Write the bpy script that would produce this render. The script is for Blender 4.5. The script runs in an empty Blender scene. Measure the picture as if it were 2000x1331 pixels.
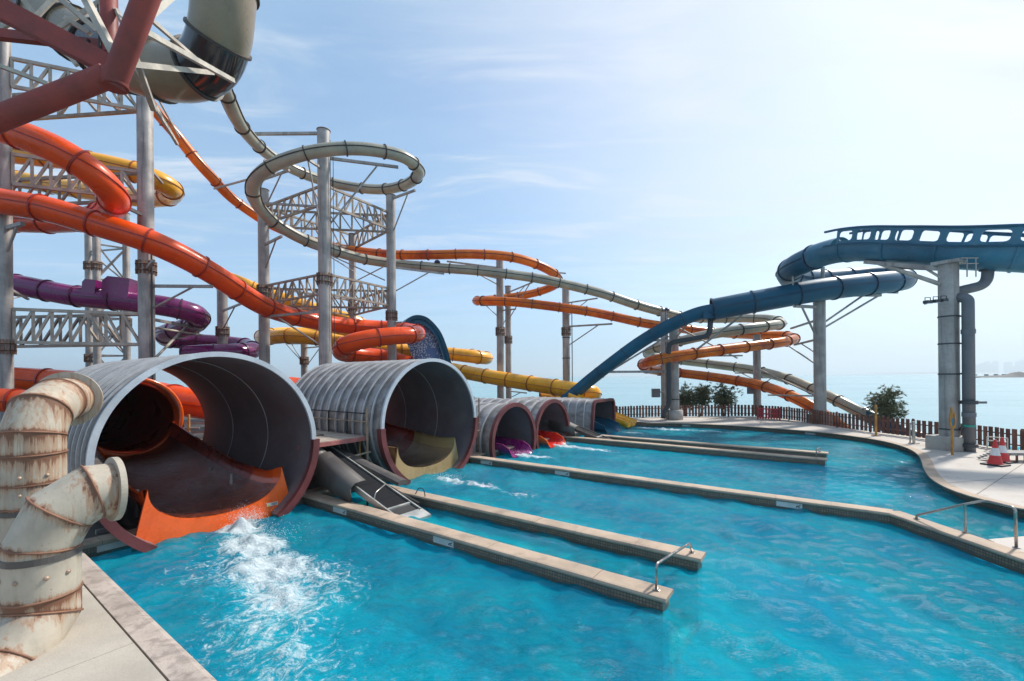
import bpy, bmesh, math, random
import numpy as np
from mathutils import Vector, Matrix, Euler, noise
random.seed(7)
R = math.radians
sc = bpy.context.scene
C = sc.collection

# ------------------------------------------------------------------ camera, sky, sun, exposure
F, CX, HY, CAMZ, ROLL = 854.0, 1000.0, 736.0, 3.8, 0.45
cam = bpy.data.cameras.new("camera")
camo = bpy.data.objects.new("camera", cam); C.objects.link(camo)
camo.location = (0, 0, CAMZ)
camo.rotation_euler = (R(90), R(ROLL), 0)
cam.sensor_width = 36.0
cam.lens = F / 2000 * 36
cam.shift_y = (HY - 665.5) / 2000
cam.clip_start = 0.1
cam.clip_end = 60000
sc.camera = camo

SUN_AZ, SUN_EL = 58.0, 46.0            # degrees right of the viewing direction, above the horizon
world = bpy.data.worlds.new("World"); sc.world = world; world.use_nodes = True
wn, wl = world.node_tree.nodes, world.node_tree.links
wn.clear()
sky = wn.new("ShaderNodeTexSky"); sky.sky_type = 'NISHITA'; sky.sun_disc = False
sky.sun_elevation = R(SUN_EL); sky.sun_rotation = R(SUN_AZ)
sky.air_density = 1.0; sky.dust_density = 0.7; sky.ozone_density = 2.0; sky.altitude = 0
tc = wn.new("ShaderNodeTexCoord")
sepd = wn.new("ShaderNodeSeparateXYZ"); wl.new(tc.outputs["Generated"], sepd.inputs[0])
zc = wn.new("ShaderNodeMath"); zc.operation = 'MAXIMUM'; zc.inputs[1].default_value = 0.12
wl.new(sepd.outputs["Z"], zc.inputs[0])
dx = wn.new("ShaderNodeMath"); dx.operation = 'DIVIDE'; wl.new(sepd.outputs["X"], dx.inputs[0]); wl.new(zc.outputs[0], dx.inputs[1])
dy = wn.new("ShaderNodeMath"); dy.operation = 'DIVIDE'; wl.new(sepd.outputs["Y"], dy.inputs[0]); wl.new(zc.outputs[0], dy.inputs[1])
cmb = wn.new("ShaderNodeCombineXYZ"); wl.new(dx.outputs[0], cmb.inputs[0]); wl.new(dy.outputs[0], cmb.inputs[1])
mp = wn.new("ShaderNodeMapping"); mp.inputs["Rotation"].default_value = (0, 0, R(35)); mp.inputs["Scale"].default_value = (0.55, 1.5, 1)
wl.new(cmb.outputs[0], mp.inputs[0])
cn = wn.new("ShaderNodeTexNoise"); cn.inputs["Scale"].default_value = 0.8; cn.inputs["Detail"].default_value = 8; cn.inputs["Roughness"].default_value = 0.58
cn.inputs["Distortion"].default_value = 0.4
wl.new(mp.outputs[0], cn.inputs["Vector"])
cr = wn.new("ShaderNodeMapRange"); cr.inputs["From Min"].default_value = 0.36; cr.inputs["From Max"].default_value = 0.78
cr.inputs["To Min"].default_value = 0.40; cr.inputs["To Max"].default_value = 1.0
wl.new(cn.outputs["Fac"], cr.inputs["Value"])
# thin high cloud lit by the sun: white, brighter the nearer to the sun it lies
sund = Vector((math.sin(R(SUN_AZ)) * math.cos(R(SUN_EL)), math.cos(R(SUN_AZ)) * math.cos(R(SUN_EL)), math.sin(R(SUN_EL))))
dot = wn.new("ShaderNodeVectorMath"); dot.operation = 'DOT_PRODUCT'; dot.inputs[1].default_value = sund
nrm = wn.new("ShaderNodeVectorMath"); nrm.operation = 'NORMALIZE'; wl.new(tc.outputs["Generated"], nrm.inputs[0]); wl.new(nrm.outputs[0], dot.inputs[0])
glow = wn.new("ShaderNodeMapRange"); glow.interpolation_type = 'SMOOTHSTEP'
glow.inputs["From Min"].default_value = 0.48; glow.inputs["From Max"].default_value = 0.97
wl.new(dot.outputs["Value"], glow.inputs["Value"])
ccol = wn.new("ShaderNodeMix"); ccol.data_type = 'RGBA'
ccol.inputs["A"].default_value = (2.08, 3.22, 4.45, 1); ccol.inputs["B"].default_value = (4.7, 4.95, 5.2, 1)
wl.new(glow.outputs[0], ccol.inputs["Factor"])
lowz = wn.new("ShaderNodeMapRange"); lowz.interpolation_type = 'SMOOTHSTEP'      # the veil thickens towards the horizon
lowz.inputs["From Min"].default_value = 0.0; lowz.inputs["From Max"].default_value = 0.42; lowz.inputs["To Min"].default_value = 0.86; lowz.inputs["To Max"].default_value = 0.0
wl.new(sepd.outputs["Z"], lowz.inputs["Value"])
veil = wn.new("ShaderNodeMath"); veil.operation = 'MAXIMUM'; wl.new(cr.outputs[0], veil.inputs[0]); wl.new(lowz.outputs[0], veil.inputs[1])
wmx = wn.new("ShaderNodeMix"); wmx.data_type = 'RGBA'
wl.new(veil.outputs[0], wmx.inputs["Factor"]); wl.new(sky.outputs[0], wmx.inputs["A"]); wl.new(ccol.outputs["Result"], wmx.inputs["B"])
cn2 = wn.new("ShaderNodeTexNoise"); cn2.inputs["Scale"].default_value = 1.7; cn2.inputs["Detail"].default_value = 9; cn2.inputs["Roughness"].default_value = 0.6; cn2.inputs["Distortion"].default_value = 0.8
wl.new(mp.outputs[0], cn2.inputs["Vector"])
wisp = wn.new("ShaderNodeMapRange"); wisp.interpolation_type = 'SMOOTHSTEP'; wisp.inputs["From Min"].default_value = 0.45; wisp.inputs["From Max"].default_value = 0.75; wisp.inputs["To Min"].default_value = 0.0; wisp.inputs["To Max"].default_value = 0.85
wl.new(cn2.outputs["Fac"], wisp.inputs["Value"])
wfade = wn.new("ShaderNodeMapRange"); wfade.inputs["From Min"].default_value = 0.1; wfade.inputs["From Max"].default_value = 0.35; wl.new(sepd.outputs["Z"], wfade.inputs["Value"])
wmul = wn.new("ShaderNodeMath"); wmul.operation = 'MULTIPLY'; wl.new(wisp.outputs[0], wmul.inputs[0]); wl.new(wfade.outputs[0], wmul.inputs[1])
wm2 = wn.new("ShaderNodeMix"); wm2.data_type = 'RGBA'; wm2.inputs["B"].default_value = (4.2, 4.55, 4.95, 1)
wl.new(wmul.outputs[0], wm2.inputs["Factor"]); wl.new(wmx.outputs["Result"], wm2.inputs["A"])
bg = wn.new("ShaderNodeBackground"); bg.inputs["Strength"].default_value = 0.12
wl.new(wm2.outputs["Result"], bg.inputs["Color"])
wo = wn.new("ShaderNodeOutputWorld"); wl.new(bg.outputs[0], wo.inputs["Surface"])

sl = bpy.data.lights.new("sun", 'SUN'); sl.energy = 3.2; sl.angle = R(4.0); sl.color = (1.0, 0.95, 0.87)
so = bpy.data.objects.new("sun", sl); C.objects.link(so)
so.rotation_euler = sund.to_track_quat('Z', 'Y').to_euler()
so.location = (20, 30, 40)

vs = sc.view_settings
vs.view_transform = 'Standard'; vs.look = 'None'; vs.exposure = 0.72; vs.gamma = 1.0; vs.use_curve_mapping = False
sc.render.engine = 'CYCLES'
cy = sc.cycles
cy.use_denoising = True
try:
    cy.denoiser = 'OPENIMAGEDENOISE'; cy.denoising_input_passes = 'RGB_ALBEDO_NORMAL'
except Exception:
    pass
cy.max_bounces = 7; cy.diffuse_bounces = 3; cy.glossy_bounces = 3; cy.transmission_bounces = 4; cy.transparent_max_bounces = 10; cy.volume_bounces = 0
cy.caustics_reflective = False; cy.caustics_refractive = False
cy.sample_clamp_indirect = 4.0; cy.sample_clamp_direct = 0.0

# ------------------------------------------------------------------ coordinates
ca, sa = math.cos(R(ROLL)), math.sin(R(ROLL))
def ray(px, py):
    a, b = (px - CX) / F, (HY - py) / F
    return (ca * a + sa * b, -sa * a + ca * b)
def at(px, py, d):                       # point seen at a pixel of the 2000 px wide photograph, d metres in front
    a, b = ray(px, py)
    return Vector((a * d, d, CAMZ + b * d))
def gnd(px, py, z):                      # the same on a level plane
    a, b = ray(px, py)
    d = (z - CAMZ) / b
    return Vector((a * d, d, z))
AX = Vector((0.811, -0.585, 0)).normalized()      # along the covers, out to the pool
AV = Vector((-AX.y, AX.x, 0))                     # across the pool, away from the camera
def UV(u, v, z=0.0):
    return AX * u + AV * v + Vector((0, 0, z))
def touv(p):
    return (p.x * AX.x + p.y * AX.y, p.x * AV.x + p.y * AV.y)

# ------------------------------------------------------------------ materials
MATS = {}
def nt_new(name):
    m = bpy.data.materials.new(name); m.use_nodes = True
    n, l = m.node_tree.nodes, m.node_tree.links
    n.clear()
    out = n.new("ShaderNodeOutputMaterial")
    return m, n, l, out
def mixc(n, l, fac, a, b, mode='MIX'):
    x = n.new("ShaderNodeMix"); x.data_type = 'RGBA'; x.blend_type = mode
    for sock, v in (("Factor", fac), ("A", a), ("B", b)):
        if isinstance(v, (int, float)): x.inputs[sock].default_value = v
        elif isinstance(v, (tuple, list)): x.inputs[sock].default_value = (*v[:3], 1)
        else: l.new(v, x.inputs[sock])
    return x.outputs["Result"]
def ramp(n, l, src, lo, hi, a=0.0, b=1.0):
    x = n.new("ShaderNodeMapRange"); x.interpolation_type = 'SMOOTHSTEP'
    x.inputs["From Min"].default_value = lo; x.inputs["From Max"].default_value = hi
    x.inputs["To Min"].default_value = a; x.inputs["To Max"].default_value = b
    l.new(src, x.inputs["Value"]); return x.outputs[0]
def pos(n, l, scale=(1, 1, 1)):
    g = n.new("ShaderNodeNewGeometry")
    m = n.new("ShaderNodeMapping"); m.inputs["Scale"].default_value = scale
    l.new(g.outputs["Position"], m.inputs[0]); return m.outputs[0]
def nz(n, l, vec, scale, detail=4, rough=0.55, dist=0.0):
    x = n.new("ShaderNodeTexNoise"); x.inputs["Scale"].default_value = scale
    x.inputs["Detail"].default_value = detail; x.inputs["Roughness"].default_value = rough; x.inputs["Distortion"].default_value = dist
    l.new(vec, x.inputs["Vector"]); return x.outputs["Fac"]
def pm(name, col, rough=0.5, metal=0.0, var=0.25, vs_=1.3, bump=0.1, bs=25, stain=None, stain2=None, transl=0.0, coat=0.0, spec=0.5):
    """painted / weathered surface: base colour with uneven tone, optional stains (colour, scale xyz, low, high)"""
    if name in MATS: return MATS[name]
    m, n, l, out = nt_new(name)
    b = n.new("ShaderNodeBsdfPrincipled")
    p = pos(n, l)
    v = nz(n, l, p, vs_, 5, 0.6)
    dark = tuple(c * (1 - var) for c in col); lite = tuple(min(1, c * (1 + var * 0.8)) for c in col)
    c = mixc(n, l, ramp(n, l, v, 0.3, 0.7), dark, lite)
    fine = nz(n, l, p, bs, 3, 0.6)
    c = mixc(n, l, ramp(n, l, fine, 0.35, 0.7, 0.0, 0.22), c, tuple(x * 0.6 for x in col))
    for st in (stain, stain2):
        if st:
            sv = nz(n, l, pos(n, l, st[1]), 1.0, 6, 0.62, 0.3)
            c = mixc(n, l, ramp(n, l, sv, st[2], st[3], 0.0, st[4] if len(st) > 4 else 0.85), c, st[0])
    l.new(c, b.inputs["Base Color"])
    l.new(ramp(n, l, v, 0.25, 0.75, max(0.02, rough - 0.1), min(1, rough + 0.12)), b.inputs["Roughness"])
    b.inputs["Metallic"].default_value = metal
    b.inputs["Specular IOR Level"].default_value = spec
    b.inputs["Coat Weight"].default_value = coat
    b.inputs["Coat Roughness"].default_value = 0.12
    if bump:
        bp = n.new("ShaderNodeBump"); bp.inputs["Strength"].default_value = bump; bp.inputs["Distance"].default_value = 0.02
        l.new(fine, bp.inputs["Height"]); l.new(bp.outputs[0], b.inputs["Normal"])
    if transl:
        t = n.new("ShaderNodeBsdfTranslucent"); l.new(c, t.inputs["Color"])
        mx = n.new("ShaderNodeMixShader"); mx.inputs[0].default_value = transl
        l.new(b.outputs[0], mx.inputs[1]); l.new(t.outputs[0], mx.inputs[2]); l.new(mx.outputs[0], out.inputs[0])
    else:
        l.new(b.outputs[0], out.inputs[0])
    MATS[name] = m
    return m

RUST = (0.20, 0.075, 0.03)
M = {}
M['steel'] = pm('galvanised_steel', (0.39, 0.355, 0.33), 0.5, 0.25, 0.3, 0.9, 0.12, 18, stain=(RUST, (3, 3, 0.5), 0.60, 0.80, 0.6), stain2=((0.13, 0.11, 0.10), (5, 5, 0.3), 0.50, 0.70, 0.6))
M['truss'] = pm('truss_steel', (0.34, 0.275, 0.22), 0.6, 0.15, 0.35, 1.5, 0.1, 20, stain=(RUST, (1.6, 1.6, 1.6), 0.55, 0.72, 0.6))
M['palesteel'] = pm('pale_brace_steel', (0.46, 0.41, 0.34), 0.6, 0.1, 0.3, 1.5, 0.1, 20, stain=(RUST, (2, 2, 2), 0.6, 0.75, 0.6))
M['rustcollar'] = pm('rusty_collar', (0.22, 0.16, 0.13), 0.75, 0.1, 0.4, 4, 0.2, 30, stain=(RUST, (4, 4, 2), 0.45, 0.65, 0.8))
M['redsteel'] = pm('red_oxide_steel', (0.235, 0.038, 0.028), 0.6, 0.0, 0.3, 1.2, 0.1, 20, stain=((0.3, 0.2, 0.17), (2, 2, 1), 0.62, 0.8, 0.35))
M['red'] = pm('red_orange_fibreglass', (0.82, 0.080, 0.006), 0.3, 0, 0.16, 0.6, 0.03, 12, stain=((0.62, 0.11, 0.03), (0.7, 0.7, 2.0), 0.58, 0.8, 0.4), coat=0.12, spec=0.35)
M['redring'] = pm('red_flange', (0.33, 0.022, 0.008), 0.4, 0, 0.2, 1)
M['yellow'] = pm('yellow_fibreglass', (0.90, 0.41, 0.010), 0.3, 0, 0.15, 0.6, 0.03, 12, stain=((0.60, 0.20, 0.01), (0.8, 0.8, 2), 0.55, 0.8, 0.45), coat=0.3)
M['yellowring'] = pm('yellow_flange', (0.35, 0.11, 0.008), 0.45, 0, 0.2, 1)
M['orange'] = pm('orange_translucent_fibreglass', (0.85, 0.24, 0.010), 0.3, 0, 0.25, 0.35, 0.03, 12, stain=((0.50, 0.055, 0.008), (0.5, 0.5, 0.5), 0.48, 0.66, 0.7), transl=0.35, coat=0.25)
M['orangering'] = pm('orange_flange', (0.20, 0.035, 0.008), 0.5, 0, 0.2, 1)
M['beige'] = pm('pale_translucent_fibreglass', (0.53, 0.475, 0.36), 0.33, 0, 0.2, 0.5, 0.03, 12, stain=((0.33, 0.33, 0.31), (0.7, 0.7, 0.7), 0.5, 0.7, 0.6), transl=0.22, coat=0.2)
M['beigering'] = pm('dark_flange', (0.055, 0.042, 0.035), 0.55, 0, 0.2, 1)
M['purple'] = pm('purple_fibreglass', (0.21, 0.014, 0.135), 0.25, 0, 0.2, 0.6, 0.03, 12, stain=((0.24, 0.06, 0.17), (0.7, 0.7, 2), 0.58, 0.8, 0.5), coat=0.3)
M['purplering'] = pm('purple_flange', (0.09, 0.006, 0.05), 0.4, 0, 0.2, 1)
M['blue'] = pm('deep_blue_fibreglass', (0.003, 0.080, 0.145), 0.42, 0, 0.25, 0.5, 0.03, 12, stain=((0.02, 0.13, 0.21), (0.8, 0.8, 2), 0.58, 0.8, 0.5), coat=0.06, spec=0.3)
M['bluehull'] = pm('faded_blue_fibreglass', (0.035, 0.185, 0.285), 0.35, 0, 0.2, 0.6, 0.03, 12, stain=((0.10, 0.24, 0.34), (0.8, 0.8, 1.2), 0.5, 0.75, 0.6), transl=0.15, coat=0.2)
M['bluering'] = pm('navy_flange', (0.006, 0.035, 0.08), 0.45, 0, 0.2, 1)
M['blackslide'] = pm('smoked_black_fibreglass', (0.020, 0.016, 0.018), 0.14, 0, 0.3, 0.8, 0.02, 12, coat=0.5)
M['tanslide'] = pm('tan_fibreglass', (0.25, 0.18, 0.105), 0.32, 0, 0.2, 0.6, 0.03, 12, stain=((0.17, 0.10, 0.06), (1, 1, 0.6), 0.55, 0.75, 0.5), coat=0.3)
M['orangelip'] = pm('orange_lip_fibreglass', (0.84, 0.115, 0.010), 0.25, 0, 0.15, 0.8, 0.03, 14, stain=((0.55, 0.2, 0.09), (1.5, 1.5, 1.5), 0.6, 0.8, 0.3), coat=0.4)
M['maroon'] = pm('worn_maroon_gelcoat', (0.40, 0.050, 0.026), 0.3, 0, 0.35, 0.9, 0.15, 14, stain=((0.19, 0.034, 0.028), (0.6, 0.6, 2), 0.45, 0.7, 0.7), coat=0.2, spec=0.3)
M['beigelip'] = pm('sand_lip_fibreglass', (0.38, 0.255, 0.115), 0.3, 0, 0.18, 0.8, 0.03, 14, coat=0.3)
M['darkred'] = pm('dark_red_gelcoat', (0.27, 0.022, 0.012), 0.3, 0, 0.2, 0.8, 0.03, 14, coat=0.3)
M['brightred'] = pm('bright_red_gelcoat', (0.62, 0.02, 0.012), 0.3, 0, 0.15, 0.8, 0.03, 14, coat=0.3)
M['cladding'] = pm('grey_sheet_metal', (0.345, 0.33, 0.33), 0.42, 0.35, 0.22, 0.7, 0.08, 20, stain=((0.15, 0.135, 0.13), (1.2, 1.2, 2.2), 0.42, 0.62, 0.8), stain2=((0.42, 0.37, 0.33), (1.5, 1.5, 0.6), 0.62, 0.8, 0.45))
M['rib'] = pm('sheet_metal_seam', (0.56, 0.55, 0.55), 0.4, 0.3, 0.2, 1.5, 0.05, 20)
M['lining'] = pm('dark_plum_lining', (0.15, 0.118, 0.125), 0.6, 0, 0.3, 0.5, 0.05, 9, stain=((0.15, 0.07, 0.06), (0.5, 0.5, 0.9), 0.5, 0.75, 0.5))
M['whiterim'] = pm('pale_grey_rim', (0.52, 0.535, 0.57), 0.4, 0.1, 0.12, 1.5, 0.04, 20, stain=((0.35, 0.33, 0.33), (2, 2, 1), 0.62, 0.8, 0.5))
M['maroonrim'] = pm('maroon_steel_ring', (0.145, 0.032, 0.032), 0.5, 0, 0.3, 1.5, 0.1, 20, stain=((0.26, 0.13, 0.12), (2, 2, 2), 0.6, 0.8, 0.5))
def duct_material(name, base, lo, hi):
    """old off-white paint, rusting from the seams and running down in streaks"""
    m, n, l, out = nt_new(name)
    b = n.new("ShaderNodeBsdfPrincipled"); p = pos(n, l)
    v = nz(n, l, p, 1.7, 5, 0.6); fine = nz(n, l, p, 18, 4, 0.65)
    c = mixc(n, l, ramp(n, l, v, 0.3, 0.7), tuple(x * 0.8 for x in base), tuple(x * 1.1 for x in base))
    grime = nz(n, l, pos(n, l, (5, 5, 0.7)), 1.0, 6, 0.65)
    c = mixc(n, l, ramp(n, l, grime, 0.45, 0.75, 0, 0.55), c, tuple(x * 0.55 for x in base))
    e = n.new("ShaderNodeAttribute"); e.attribute_name = "edge"
    st = nz(n, l, pos(n, l, (11, 11, 0.8)), 1.0, 6, 0.68, 0.2)
    k = n.new("ShaderNodeMath"); k.operation = 'MULTIPLY_ADD'; k.inputs[1].default_value = 0.34; l.new(e.outputs["Fac"], k.inputs[0]); l.new(st, k.inputs[2])
    k2 = n.new("ShaderNodeMath"); k2.operation = 'MULTIPLY_ADD'; k2.inputs[1].default_value = 0.25; l.new(v, k2.inputs[0]); l.new(k.outputs[0], k2.inputs[2])
    c = mixc(n, l, ramp(n, l, k2.outputs[0], lo, lo + 0.10, 0, 0.6), c, (0.33, 0.17, 0.085))
    c = mixc(n, l, ramp(n, l, k2.outputs[0], hi, hi + 0.10, 0, 0.9), c, (0.15, 0.055, 0.024))
    spk = nz(n, l, p, 42, 2, 0.5)
    c = mixc(n, l, ramp(n, l, spk, 0.70, 0.76, 0, 0.7), c, (0.16, 0.07, 0.035))
    l.new(c, b.inputs["Base Color"]); b.inputs["Roughness"].default_value = 0.55
    bp = n.new("ShaderNodeBump"); bp.inputs["Strength"].default_value = 0.12; bp.inputs["Distance"].default_value = 0.01; l.new(fine, bp.inputs["Height"]); l.new(bp.outputs[0], b.inputs["Normal"])
    l.new(b.outputs[0], out.inputs[0]); return m
M['duct'] = duct_material('off_white_duct_paint', (0.44, 0.385, 0.305), 0.74, 0.86)
M['ductrust'] = duct_material('duct_upper_rusted_paint', (0.47, 0.40, 0.31), 0.63, 0.76)
M['ductband'] = duct_material('duct_rust_band', (0.44, 0.37, 0.29), 0.60, 0.68)
M['rustband'] = pm('heavy_rust_streaks', (0.46, 0.38, 0.30), 0.6, 0.0, 0.25, 1.6, 0.1, 16, stain=((0.20, 0.07, 0.028), (9, 9, 0.9), 0.42, 0.56, 0.95))
M['seam'] = pm('rust_brown_seam', (0.23, 0.11, 0.065), 0.7, 0, 0.35, 4, 0.15, 30)
M['bolt'] = pm('bolt_head', (0.42, 0.30, 0.22), 0.5, 0.3, 0.4, 9, 0.1, 40)
M['concrete'] = pm('pale_deck_concrete', (0.42, 0.375, 0.315), 0.85, 0, 0.14, 0.8, 0.25, 45, stain=((0.36, 0.31, 0.26), (1.1, 1.1, 1), 0.55, 0.75, 0.5), stain2=((0.25, 0.22, 0.19), (9, 9, 9), 0.66, 0.8, 0.5))
M['deck'] = pm('far_deck_concrete', (0.51, 0.46, 0.41), 0.85, 0, 0.14, 0.35, 0.2, 30, stain=((0.33, 0.28, 0.24), (0.5, 0.5, 1), 0.5, 0.75, 0.6), stain2=((0.30, 0.24, 0.20), (2.2, 2.2, 1), 0.58, 0.72, 0.5))
M['coping'] = pm('stained_coping', (0.40, 0.335, 0.29), 0.8, 0, 0.2, 1.2, 0.3, 40, stain=((0.19, 0.155, 0.135), (5.5, 5.5, 1), 0.46, 0.66, 0.62), stain2=((0.28, 0.15, 0.1), (6, 6, 6), 0.68, 0.8, 0.5))
M['wallcoping'] = pm('wall_coping', (0.43, 0.325, 0.24), 0.8, 0, 0.2, 1.2, 0.3, 40, stain=((0.20, 0.15, 0.12), (2, 2, 1), 0.5, 0.72, 0.6))
M['ground'] = pm('dark_service_ground', (0.085, 0.075, 0.068), 0.9, 0, 0.3, 0.8, 0.3, 12, stain=((0.20, 0.17, 0.14), (0.5, 0.5, 1), 0.55, 0.75, 0.5))
M['sand'] = pm('shore_sand', (0.27, 0.23, 0.18), 0.95, 0, 0.25, 0.3, 0.3, 8)
M['plinth'] = pm('plinth_concrete', (0.36, 0.34, 0.31), 0.85, 0, 0.2, 1.5, 0.2, 30, stain=((0.2, 0.16, 0.13), (2.5, 2.5, 1), 0.55, 0.75, 0.5))
M['rubber'] = pm('black_rubber_belt', (0.008, 0.009, 0.012), 0.75, 0, 0.3, 2, 0.2, 60, spec=0.2)
M['black'] = pm('matt_black_metal', (0.018, 0.017, 0.018), 0.6, 0, 0.3, 2, 0.1, 30)
M['hood'] = pm('grey_hood_plastic', (0.085, 0.075, 0.069), 0.55, 0, 0.2, 1.3, 0.1, 25, stain=((0.20, 0.18, 0.16), (2, 2, 1), 0.55, 0.75, 0.5))
M['alu'] = pm('brushed_aluminium', (0.55, 0.54, 0.50), 0.35, 0.7, 0.15, 3, 0.05, 30)
M['chrome'] = pm('stainless_rail', (0.42, 0.37, 0.33), 0.22, 0.9, 0.15, 3, 0.02, 30)
M['plank'] = pm('weathered_plank', (0.36, 0.30, 0.25), 0.85, 0, 0.3, 3, 0.3, 30)
M['redplank'] = pm('faded_red_edge', (0.42, 0.14, 0.12), 0.75, 0, 0.3, 3, 0.2, 30)
M['pole'] = pm('bamboo_tan_pole', (0.42, 0.30, 0.21), 0.65, 0.1, 0.3, 4, 0.15, 30, stain=(RUST, (4, 4, 1), 0.55, 0.7, 0.6))
M['slat'] = pm('fence_slat_brown', (0.135, 0.050, 0.034), 0.7, 0, 0.45, 2.2, 0.2, 35)
M['slatpale'] = pm('fence_slat_faded', (0.20, 0.095, 0.065), 0.75, 0, 0.4, 2.2, 0.2, 35)
M['greypipe'] = pm('grey_pvc_pipe', (0.15, 0.155, 0.17), 0.45, 0, 0.15, 1.5, 0.05, 20)
M['darkpipe'] = pm('dark_pipe', (0.045, 0.05, 0.058), 0.5, 0, 0.2, 1.5, 0.05, 20)
M['white'] = pm('white_plaque', (0.62, 0.60, 0.56), 0.5, 0, 0.12, 3, 0.03, 30)
M['ink'] = pm('black_ink', (0.02, 0.02, 0.022), 0.6, 0, 0.1, 3, 0)
M['conered'] = pm('traffic_cone_red', (0.60, 0.035, 0.03), 0.5, 0, 0.15, 4, 0.03, 30)
M['conewhite'] = pm('traffic_cone_white', (0.72, 0.70, 0.68), 0.5, 0, 0.1, 4, 0.03, 30)
M['lounger'] = pm('grey_slatted_plastic', (0.27, 0.26, 0.25), 0.6, 0, 0.2, 4, 0.1, 30)
M['gate'] = pm('crimson_gate', (0.36, 0.02, 0.035), 0.5, 0, 0.2, 3, 0.05, 30)
M['postyellow'] = pm('yellow_ochre_post', (0.50, 0.24, 0.05), 0.6, 0, 0.3, 4, 0.1, 30, stain=(RUST, (5, 5, 2), 0.55, 0.7, 0.7))
M['bark'] = pm('tree_bark', (0.07, 0.05, 0.037), 0.9, 0, 0.4, 5, 0.5, 25)
M['rock'] = pm('breakwater_rock', (0.13, 0.115, 0.105), 0.95, 0, 0.5, 0.08, 0.3, 1)
M['city'] = pm('tower_block_render', (0.42, 0.42, 0.42), 0.8, 0, 0.2, 0.004, 0, 1)
M['glass'] = pm('lamp_glass', (0.5, 0.52, 0.55), 0.1, 0, 0.1, 3, 0)
M['tag'] = pm('yellow_warning_tag', (0.75, 0.55, 0.05), 0.5, 0, 0.1, 3, 0)
M['sage'] = pm('teal_band', (0.03, 0.30, 0.22), 0.5, 0, 0.1, 3, 0)
M['navyball'] = pm('navy_lamp_cap', (0.01, 0.02, 0.08), 0.3, 0, 0.1, 3, 0)

def leaf_material(name, a, b):
    m, n, l, out = nt_new(name)
    g = n.new("ShaderNodeNewGeometry")
    c = mixc(n, l, g.outputs["Random Per Island"], a, b)
    d = n.new("ShaderNodeBsdfPrincipled"); d.inputs["Roughness"].default_value = 0.6; l.new(c, d.inputs["Base Color"])
    t = n.new("ShaderNodeBsdfTranslucent"); l.new(c, t.inputs["Color"])
    mx = n.new("ShaderNodeMixShader"); mx.inputs[0].default_value = 0.25
    l.new(d.outputs[0], mx.inputs[1]); l.new(t.outputs[0], mx.inputs[2]); l.new(mx.outputs[0], out.inputs[0])
    return m
M['leaf'] = leaf_material('tamarisk_leaf', (0.055, 0.075, 0.028), (0.19, 0.19, 0.085))

def tile_material():
    """small brown mosaic on the pool walls"""
    m, n, l, out = nt_new('brown_mosaic_tile')
    b = n.new("ShaderNodeBsdfPrincipled")
    tcn = n.new("ShaderNodeTexCoord")
    br = n.new("ShaderNodeTexBrick"); br.offset = 0.0
    br.inputs["Scale"].default_value = 1.0; br.inputs["Brick Width"].default_value = 0.055; br.inputs["Row Height"].default_value = 0.055
    br.inputs["Mortar Size"].default_value = 0.006; br.inputs["Mortar Smooth"].default_value = 0.2
    br.inputs["Color1"].default_value = (0.21, 0.135, 0.088, 1); br.inputs["Color2"].default_value = (0.31, 0.205, 0.135, 1); br.inputs["Mortar"].default_value = (0.08, 0.06, 0.05, 1)
    l.new(tcn.outputs["UV"], br.inputs["Vector"])
    v = nz(n, l, pos(n, l), 1.6, 5)
    c = mixc(n, l, ramp(n, l, v, 0.4, 0.7, 0, 0.6), br.outputs["Color"], (0.13, 0.105, 0.085))
    g_ = n.new("ShaderNodeNewGeometry"); sx = n.new("ShaderNodeSeparateXYZ"); l.new(g_.outputs["Position"], sx.inputs[0])
    wv = nz(n, l, pos(n, l, (2, 2, 1)), 2.0, 5, 0.7); ws = n.new("ShaderNodeMath"); ws.operation = 'MULTIPLY_ADD'; ws.inputs[1].default_value = -0.12; l.new(wv, ws.inputs[0]); l.new(sx.outputs["Z"], ws.inputs[2])
    c = mixc(n, l, ramp(n, l, ws.outputs[0], -0.03, 0.02, 0.75, 0.0), c, (0.07, 0.075, 0.055))
    l.new(c, b.inputs["Base Color"]); b.inputs["Roughness"].default_value = 0.45
    bp = n.new("ShaderNodeBump"); bp.inputs["Strength"].default_value = 0.4; bp.inputs["Distance"].default_value = 0.004
    l.new(br.outputs["Fac"], bp.inputs["Height"]); bp.invert = True; l.new(bp.outputs[0], b.inputs["Normal"])
    l.new(b.outputs[0], out.inputs[0])
    return m
M['tile'] = tile_material()
def floor_material():
    m, n, l, out = nt_new('turquoise_pool_paint')
    b = n.new("ShaderNodeBsdfPrincipled")
    p = pos(n, l)
    # broad uneven tone of the pool paint, otherwise plain
    v = nz(n, l, p, 0.35, 4)
    c = mixc(n, l, ramp(n, l, v, 0.35, 0.65), (0.003, 0.62, 0.82), (0.004, 0.74, 0.88))
    l.new(c, b.inputs["Base Color"]); b.inputs["Roughness"].default_value = 0.7
    l.new(b.outputs[0], out.inputs[0])
    return m
M['floor'] = floor_material()
M['step'] = pm('pale_channel_floor', (0.62, 0.86, 0.84), 0.7, 0, 0.15, 0.7, 0.1, 20, stain=((0.45, 0.62, 0.55), (1.2, 1.2, 1), 0.5, 0.7, 0.5))
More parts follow.
